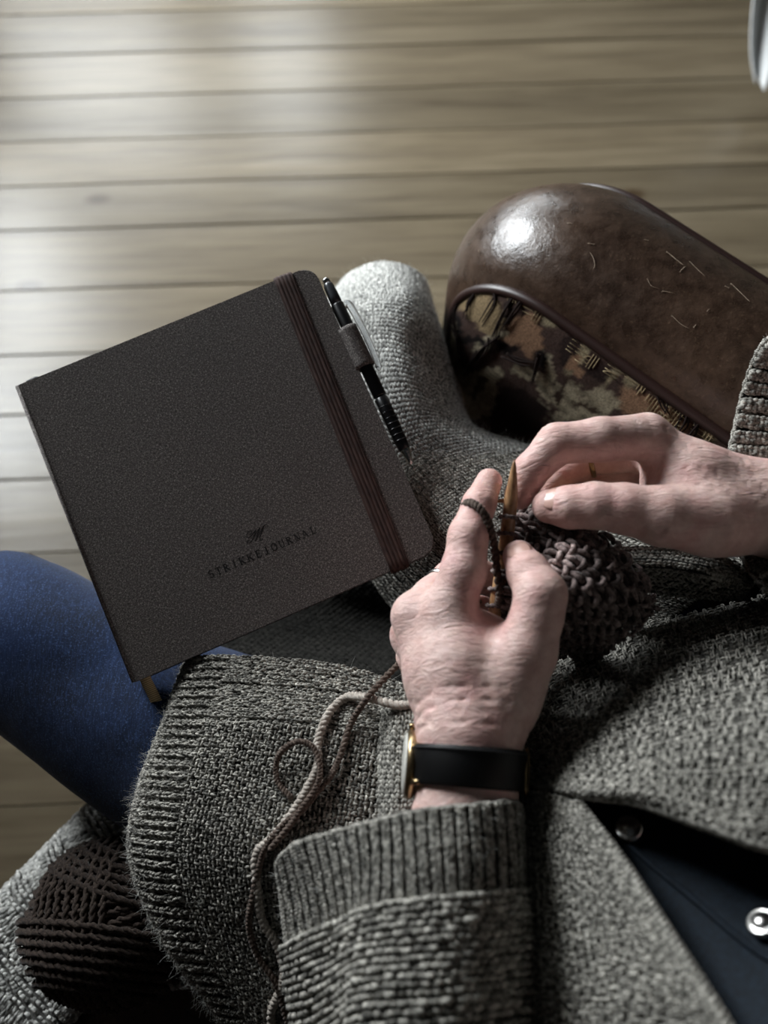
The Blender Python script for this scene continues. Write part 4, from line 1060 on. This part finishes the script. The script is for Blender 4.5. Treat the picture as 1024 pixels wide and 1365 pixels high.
# pen loop of the cover cloth
def on_n(px, py, z): 
    l = npl(px, py); return np.array([l[0], l[1], z])
la, lb = on_n(458,437,0), on_n(483,490,0); ldir = unit(lb-la); lsd = np.array([-ldir[1],ldir[0],0]);  lsd = lsd*np.sign(lsd[0])
LV = []
for t in (0,.33,.66,1):
    c = la+(lb-la)*t
    prof = [(x_+.003, z_+.0018) for x_, z_ in [(-.014,-.0045),(-.006,-.0012),(-.003,.0012),(.002,.0010),(.0052,-.0022),(.0062,-.0055),(.0045,-.0105),(0,-.0125),(-.006,-.0115),(-.014,-.0105)]]
    LV.append([tuple(c+lsd*x+np.array([0,0,z])) for x, z in prof])
Surf(LV, 12, 40, px=False).base('pen_loop', M['cover'], note, thick=.0009)
# ribbon bookmark
rb = [on_n(181,880,-.006), on_n(190,905,-.0068), on_n(197,922,-.009), on_n(204,940,-.012), on_n(212,958,-.0165)]
rp = catmull(rb, 16); T = unit(np.gradient(rp, axis=0)); sd = unit(np.cross(T,[0,0,1.0])); V = np.stack([rp-sd*.0036, rp+sd*.0036],1)
uvr = np.stack([np.tile([0,1],(16,1)), np.repeat(np.linspace(0,1,16)[:,None],2,1)],-1).reshape(-1,2)
I = np.arange(32).reshape(16,2); q = np.stack([I[:-1,0],I[1:,0],I[1:,1],I[:-1,1]],-1)
o = mesh_np('bookmark_ribbon', V.reshape(-1,3), np.ascontiguousarray(q), M['ribbon'], note, uv=uvr); m = o.modifiers.new('t','SOLIDIFY'); m.thickness = .0004
o['label'] = 'gold ribbed bookmark ribbon'

# ================================================================== pen in the loop
pen = empty('pen'); pen.matrix_world = NM; tag(pen, 'black ballpoint pen with clear clip tucked in the journal loop', 'pen')
pa, pb = on_n(438,379,-.0035), on_n(553,626,-.0035); pd = unit(pb-pa); PLn = float(np.linalg.norm(pb-pa))
pt = lambda t: pa+pd*PLn*t
tube('barrel', [pt(t) for t in (.10,.105,.60,.605)], [.0042,.0046,.0046,.0042], M['black_plastic'], pen, 20)
o = tube('push_button', [pt(t) for t in (-.02,-.015,.0,.06,.10)], [.0018,.0028,.0036,.0040,.0040], plain('grey_plastic', srgb(60,62,66), .3), pen, 18)
tube('button_cap', [pt(-.045),pt(-.035),pt(-.018)], [.0015,.0026,.0026], M['steel'], pen, 14)
grip = tube('grip', [pt(t) for t in (.61,.615,.70,.84,.885,.89)], [.0038,.0046,.0047,.0044,.0040,.0036], M['black_plastic'], pen, 20)
for k in range(7):
    t = .66+k*.03; c = pt(t); P_ = [c+np.array([0,0,1])*.0044*math.cos(a)+np.cross(pd,[0,0,1])*.0046*math.sin(a) for a in np.linspace(-1.3,1.3,10)]
    tube('grip_ring', P_, .0004, M['black_plastic'], grip, 5)
tube('metal_cone', [pt(t) for t in (.885,.90,.95,.975)], [.0036,.0034,.0018,.0012], M['steel'], pen, 18)
tube('tip', [pt(.975),pt(1.0)], [.0006,.0004], M['steel'], pen, 8)
cs = np.cross(pd,[0,0,1]); cs = cs*np.sign(cs[0])
cl_ = [pt(.12)+cs*.0046+np.array([0,0,.001]), pt(.14)+cs*.0075+np.array([0,0,.0015]), pt(.30)+cs*.0088+np.array([0,0,.0012]), pt(.46)+cs*.0078+np.array([0,0,.001]), pt(.475)+cs*.0062]
tube('clip', catmull(cl_, 24), np.linspace(.0030,.0018,24), M['clear_plastic'], pen, 10, flat=.45)

# ================================================================== knitting on two wooden needles
def needle(pts, r, n=60, tipl=.022):
    P = catmull(pts, n); d = np.concatenate([[0],np.cumsum(np.linalg.norm(np.diff(P,axis=0),axis=1))])
    rad = r*np.clip(.10+.90*(d/tipl)**.75, .10, 1.0); return P, rad
P, rad = needle([W(686,613,.738), W(682,660,.727), W(675,720,.712), W(664,790,.694), W(650,870,.672), W(640,930,.655)], .0038)
nd1 = tube('knitting_needle', P, rad, M['needle'], None, 14); tag(nd1, 'pale wooden knitting needle standing tip up between thumb and forefinger', 'needle')
P, rad = needle([W(658,669,.717), W(690,665,.716), W(730,660,.711), W(800,656,.700), W(900,655,.690), W(1000,660,.672)], .0030)
nd2 = tube('knitting_needle', P, rad, M['needle'], None, 14); tag(nd2, 'brown wooden knitting needle pinched under the right thumb', 'needle')
knit = empty('knitting', tuple(W(760,770,.66))); tag(knit, 'small piece of dark brown knitting with pale flecks between the hands', 'knitting')
KN = [[(694,676,.690),(672,715,.700),(662,760,.699),(660,800,.692),(664,826,.676)],
      [(735,682,.704),(722,726,.713),(715,774,.712),(712,810,.698),(708,832,.655)],
      [(775,694,.712),(757,738,.725),(745,784,.724),(735,822,.708),(728,846,.662)],
      [(812,718,.712),(793,760,.726),(776,803,.724),(760,838,.706),(748,860,.66)],
      [(846,752,.704),(826,790,.718),(803,828,.714),(782,852,.695),(766,874,.65)],
      [(873,802,.690),(850,826,.704),(822,848,.700),(798,866,.682),(780,886,.64)]]
sK = mk(KN, 60, 60); kb = sK.base('fabric', M['swatch'], None, off=-.002, thick=.004); keep(kb, knit)
def tK(r, c): 
    t = np.ones(len(r)); t[((r == 5)|(r == 4)) & (c > 2) & (c < 6)] = 3.5; return t
stK = stitches(sK, 13, 15, 'knit_stitches', M['swatch'], kb, lambda r,c: np.where((r+c)%2==0,1,0), rad=.33, jit=.13, tint=.32, S=7, tintf=tK, lift=.0005)
stK.matrix_parent_inverse = kb.matrix_world.inverted()
# curled cast-on edge with ragged loops
for k in range(15):
    v = (k+.5)/15; p, n2 = sK.ev(np.array([.985]), np.array([v])); p1, _ = sK.ev(np.array([.93]), np.array([v])); d = unit(p[0]-p1[0]); sd = np.cross(d, n2[0]); a = np.linspace(-.4,math.pi+.4,12)
    lp = [p[0]+sd*.0036*math.cos(x)+d*.0050*math.sin(x)+n2[0]*.003*math.sin(x*2+k) for x in a]
    V, F_ = ply_geo(np.array(lp), .0015, 3, 5); o = mesh_np('edge_loop', V, F_, M['swatch'], None, attrs=with_tint(V, random.uniform(.7,1.4))); keep(o, knit)
# live stitches on the needle
for k, (x, y, z) in enumerate([(678,690,.722),(676,712,.716),(672,738,.710),(668,762,.703),(664,786,.697),(660,808,.690)]):
    c = W(x,y,z); ax = unit(W(664,790,.694)-W(682,660,.727)); a1 = unit(np.cross(ax,[0,0,1])); b1_ = np.cross(ax,a1)
    lp = [c+a1*.0046*math.cos(a)+b1_*.0046*math.sin(a)+ax*.0016*math.sin(a) for a in np.linspace(0,2*math.pi,22)]
    V, F_ = ply_geo(np.array(lp), .0013, 4, 5); o = mesh_np('live_stitch', V, F_, M['swatch'], None, attrs=with_tint(V, 1.1)); keep(o, knit)
    V, F_ = ply_geo(catmull([c+a1*.0045*(1 if a1[0] > 0 else -1), c+np.array([.008,-.002,-.006]), c+np.array([.016,-.004,-.012])],10), .0014, 2, 5); o = mesh_np('live_stitch', V, F_, M['swatch'], None, attrs=with_tint(V, 1.0)); keep(o, knit)

# ================================================================== yarn
def surf_pt(S, px, py, lift): return on_ray_surf(S, px, py, lift)[0]
br = [W(640,800,.690), W(600,830,.672), W(552,866,.664), W(525,892,.662), W(490,930,.661)]+[surf_pt(sA, *p, .0050) for p in [(470,968),(457,1010),(446,1036),(428,1058),(408,1076),(385,1098),(360,1125),(350,1150),(344,1190),(340,1225),(352,1265),(372,1300),(388,1340),(396,1380)]]
P = catmull(br, 240); V, F_ = ply_geo(P, .0021, 62, 6)
ys = mesh_np('yarn_strand', V, F_, M['yarn_dark'], None, attrs=with_tint(V)); tag(ys, 'dark brown yarn strand running from the left hand down the cardigan', 'yarn')
wh = [W(600,940,.668), W(566,938,.668), W(530,940,.665), W(490,930,.655)]+[surf_pt(sA, *p, .0040) for p in [(462,934),(438,956),(426,990),(424,1022),(416,1050),(394,1082),(366,1112),(348,1138),(350,1178),(356,1218),(372,1252),(384,1285),(376,1315),(368,1345),(372,1390)]]
P = catmull(wh, 240); V, F_ = ply_geo(P, .0026, 50, 6)
ys2 = mesh_np('yarn_strand', V, F_, M['yarn_light'], None, attrs=with_tint(V)); tag(ys2, 'pale twisted yarn strand curving from under the wrist down the cardigan', 'yarn')
lo_ = [surf_pt(sA, *p, l_) for p, l_ in [((388,1064),.003),((378,1044),.004),((375,1022),.006),((384,1004),.009),((402,995),.011),((420,1004),.010),((429,1026),.009),((426,1050),.0085),((410,1078),.0080),((388,1100),.0075),((364,1128),.007)]]
P = catmull(lo_, 110); V, F_ = ply_geo(P, .0019, 28, 6)
ys3 = mesh_np('yarn_strand', V, F_, M['yarn_dark'], None, attrs=with_tint(V)); tag(ys3, 'loose brown yarn tail curled in a small loop beside the pale strand', 'yarn')
wk = [W(632,716,.706), W(616,694,.712), W(618,676,.724), W(627,670,.735), W(640,678,.7395), W(651,696,.7355), W(658,722,.727), W(662,756,.712), W(666,790,.700), W(664,806,.694)]
P = catmull(wk, 90); V, F_ = ply_geo(P, .0023, 16, 6)
ys4 = mesh_np('yarn_strand', V, F_, M['yarn_dark'], None, attrs=with_tint(V)); tag(ys4, 'brown working yarn wrapped over the left forefinger', 'yarn')
# ball of yarn
BC = W(152,1228,.492); ball = empty('yarn_ball', tuple(BC-np.array([0,0,.05]))); tag(ball, 'dark brown ball of wound yarn on the blanket beside the thigh', 'yarn ball')
EL = np.array([.056,.050,.046])
bm = bmesh.new(); bmesh.ops.create_uvsphere(bm, u_segments=32, v_segments=20, radius=1)
V = np.array([v.co for v in bm.verts])*EL*.95+BC; F_ = [tuple(v.index for v in fc.verts) for fc in bm.faces]; bm.free()
o = mesh_np('core', V, F_, M['yarn_ball'], None, attrs=with_tint(V,.5)); keep(o, ball)
bands = [((.05,1,.10),0,17,.112,1.0),((.1,.2,1),0,15,.112,.98),((-.25,.95,.25),.30,9,.105,1.03),((1,.10,.15),-.16,9,.105,1.07),((.12,.97,-.1),-.46,7,.105,1.10),((.3,.95,.1),.62,5,.105,1.08)]
for bi, (ax, off0, nl, stp, rs) in enumerate(bands):
    ax = unit(np.array(ax, float)); a1 = unit(np.cross(ax,[.3,.2,.9])); b1_ = np.cross(ax,a1); gs = []
    for k in range(nl):
        t = off0+stp*(k-(nl-1)/2)
        if abs(t) > .95: continue
        rr = math.sqrt(1-t*t)*(rs+random.uniform(-.008,.008))
        a = np.linspace(0,2*math.pi,73); Pp = (ax*t*rs+rr*(np.cos(a)[:,None]*a1+np.sin(a)[:,None]*b1_)+.014*np.sin(a*2+k*.9)[:,None]*ax)*EL+BC
        gs.append(ply_geo(Pp, .0027, 26, 6))
    V, F_ = merge(gs); o = mesh_np('winding', V, F_, M['yarn_ball'], None, attrs=with_tint(V, random.uniform(.85,1.2))); keep(o, ball)

# ================================================================== blankets
BL = []
for l_ in np.linspace(AL_LAT+.012, -.03, 8):
    w_ = .006*math.sin(l_*40); sb_ = float(np.interp(l_, (-.30,-.24,-.205,-.165,-.10,-.02,.06), (.05,.085,.118,.085,.03,-.06,-.10)))
    BL.append([tuple(CH(s_, l_, z_)+np.array([0,0,w_*k_])) for s_, z_, k_ in [(sb_,.430,0),(sb_+.012,.4375,.2),(.13+.35*(sb_-.05),.440,.6),(.17,.441,1),(.205,.434,.5),(.225,.40,.2),(.232,.34,0),(.236,.25,0),(.238,.14,0)]])
sB = mk(BL, 60, 90, px=False); blk = sB.base('blanket', M['wool_light_shaded'], None, off=-.001, thick=.004)
tag(blk, 'light grey woven wool blanket over the seat front below the yarn ball', 'blanket')
stitches(sB, 56, 60, 'weave_stitches', M['wool_light'], blk, lambda r,c: np.where((r//4)%2==0,0,1), rad=.36, jit=.12, tint=.3, S=4)
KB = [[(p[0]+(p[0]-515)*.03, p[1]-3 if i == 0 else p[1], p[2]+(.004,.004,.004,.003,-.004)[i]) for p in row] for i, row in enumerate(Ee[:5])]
sKB = mk(KB, 60, 60); kbk = sKB.base('lit_knee_wrap', M['wool_light_shaded'], None, off=-.001, thick=.003)
tag(kbk, 'wool wrap over the right knee beside the armrest, strong light put into its pale tint', 'blanket')
stitches(sKB, 58, 44, 'knit_stitches', M['wool_light'], kbk, S=4, rad=.32, tintf=lambda r,c: np.clip(1.25-.014*r,.36,1.1))  # strong light on the knee put into the tint, fading to cardigan grey
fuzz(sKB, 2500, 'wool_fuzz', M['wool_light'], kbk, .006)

# ================================================================== wristwatch and rings
wa = W(622,1070,.702); wb = W(626,975,.706); wd = unit(wb-wa); wc = W(623,1024,.696)
e1 = np.array([-1.0,0,-.04]); e1 = unit(e1-wd*(e1@wd)); e2 = np.cross(wd, e1)
if e2[2] < 0: e2 = -e2
def wrist_r(a, c):
    d = e1*math.cos(a)+e2*math.sin(a); t = np.linspace(.008,.06,260); v = lfield((c+d*t[:,None]).astype(np.float32)); i = np.argmax(v > 0); return t[i]
watch = empty('wristwatch', tuple(wc)); tag(watch, 'thin gold wristwatch on a black leather strap around the left wrist', 'watch')
nA = 72; ang = np.arange(nA)/nA*2*math.pi
rad0 = np.array([[wrist_r(a, wc+wd*o_) for a in ang] for o_ in (-.010,0,.010)])
k5 = np.array([.25,.5,.25]); 
for _ in range(4): rad0 = (np.roll(rad0,1,1)+2*rad0+np.roll(rad0,-1,1))/4
sec = [(-.0095,.0006),(-.0095,.0022),(-.0080,.0030),(0,.0032),(.0080,.0030),(.0095,.0022),(.0095,.0006)]
V, F_ = [], []
for i, a in enumerate(ang):
    for o_, h in sec:
        r = np.interp(o_, (-.010,0,.010), rad0[:,i])+h; V.append(wc+wd*o_+(e1*math.cos(a)+e2*math.sin(a))*r)
ns = len(sec)
for i in range(nA):
    for j in range(ns-1): F_.append((i*ns+j, i*ns+j+1, ((i+1)%nA)*ns+j+1, ((i+1)%nA)*ns+j))
o = mesh_np('strap', V, F_, M['strap'], None); keep(o, watch)
st_ = [wc+wd*.0078+(e1*math.cos(a)+e2*math.sin(a))*(np.interp(a%(2*math.pi), ang, rad0[2])+.0031) for a in np.linspace(.35,2.6,60)]
o = tube('stitching', st_, .00035, plain('black_thread', srgb(34,34,36), .6), None, 5); keep(o, watch)
def disc(prof, c, ax, mat, name, seg=48):
    a1 = unit(np.cross(ax, wd)); b1_ = np.cross(ax, a1); V, F_ = [], []
    for r, h in prof:
        for k in range(seg): t = k/seg*6.28318; V.append(c+a1*r*math.cos(t)+b1_*r*math.sin(t)+ax*h)
    for i in range(len(prof)-1):
        for k in range(seg): F_.append((i*seg+k, i*seg+(k+1)%seg, (i+1)*seg+(k+1)%seg, (i+1)*seg+k))
    F_.append(tuple(range((len(prof)-1)*seg, len(prof)*seg))); F_.append(tuple(range(seg-1,-1,-1)))
    o = mesh_np(name, V, F_, mat, None); keep(o, watch); return o
wax = unit(e1+e2*.06); wcc = wc+wax*(rad0[1][0]+.0012)
disc([(.0150,0),(.0168,.0010),(.0172,.0030),(.0166,.0046),(.0158,.0052)], wcc, wax, M['gold'], 'watch_case')
disc([(.0156,.0050),(.0152,.0058),(.0120,.0066),(.0050,.0070)], wcc, wax, M['dial'], 'watch_dial')
for sgn in (1,-1):
    for o_ in (.0085,-.0085):
        b = wcc+wax*.002; lat_ = unit(np.cross(wax, wd))*sgn
        o = tube('lug', [b+lat_*.0135+wd*o_, b+lat_*.0185+wd*o_-wax*.0015, b+lat_*.0205+wd*o_-wax*.004], [.0018,.0015,.0011], M['gold'], None, 8); keep(o, watch)
o = tube('crown', [wcc+wd*.0168+wax*.003, wcc+wd*.0185+wax*.003, wcc+wd*.0198+wax*.003], [.0008,.0018,.0016], M['gold'], None, 12); keep(o, watch)
ab_ = math.pi*.92; rb_ = np.interp(ab_, ang, rad0[1])+.0042; bc_ = wc+(e1*math.cos(ab_)+e2*math.sin(ab_))*rb_; tdir = unit(-e1*math.sin(ab_)+e2*math.cos(ab_))
lp = [bc_+wd*.0112*math.cos(a)*1.0+tdir*.006*math.sin(a) for a in np.linspace(0,2*math.pi,30)]
o = tube('buckle', lp, .0009, M['gold'], None, 6); keep(o, watch)
def ring(c, ax, r, mat, label, tr=.0012):
    ax = unit(ax); a1 = unit(np.cross(ax,[.2,.1,1])); b1_ = np.cross(ax,a1); n = 40; V, F_ = [], []
    for i in range(n):
        t = i/n*6.28318; d = a1*math.cos(t)+b1_*math.sin(t)
        for j in range(8): p_ = j/8*6.28318; V.append(c+d*(r+.0009*math.cos(p_))+ax*tr*math.sin(p_)*1.3)
    for i in range(n):
        for j in range(8): F_.append((i*8+j, i*8+(j+1)%8, ((i+1)%n)*8+(j+1)%8, ((i+1)%n)*8+j))
    o = mesh_np('finger_ring', V, F_, mat, None); tag(o, label, 'ring'); return o
a, b = LH['middle'][1][0], LH['middle'][2][0]; ring(a+(b-a)*.55, b-a, .0107, M['silver'], 'thin silver ring on the left middle finger')
a, b = RH['middle'][1][0], RH['middle'][2][0]; ring(a+(b-a)*.62, b-a, .0106, M['gold'], 'gold ring on the right middle finger behind the thumb')
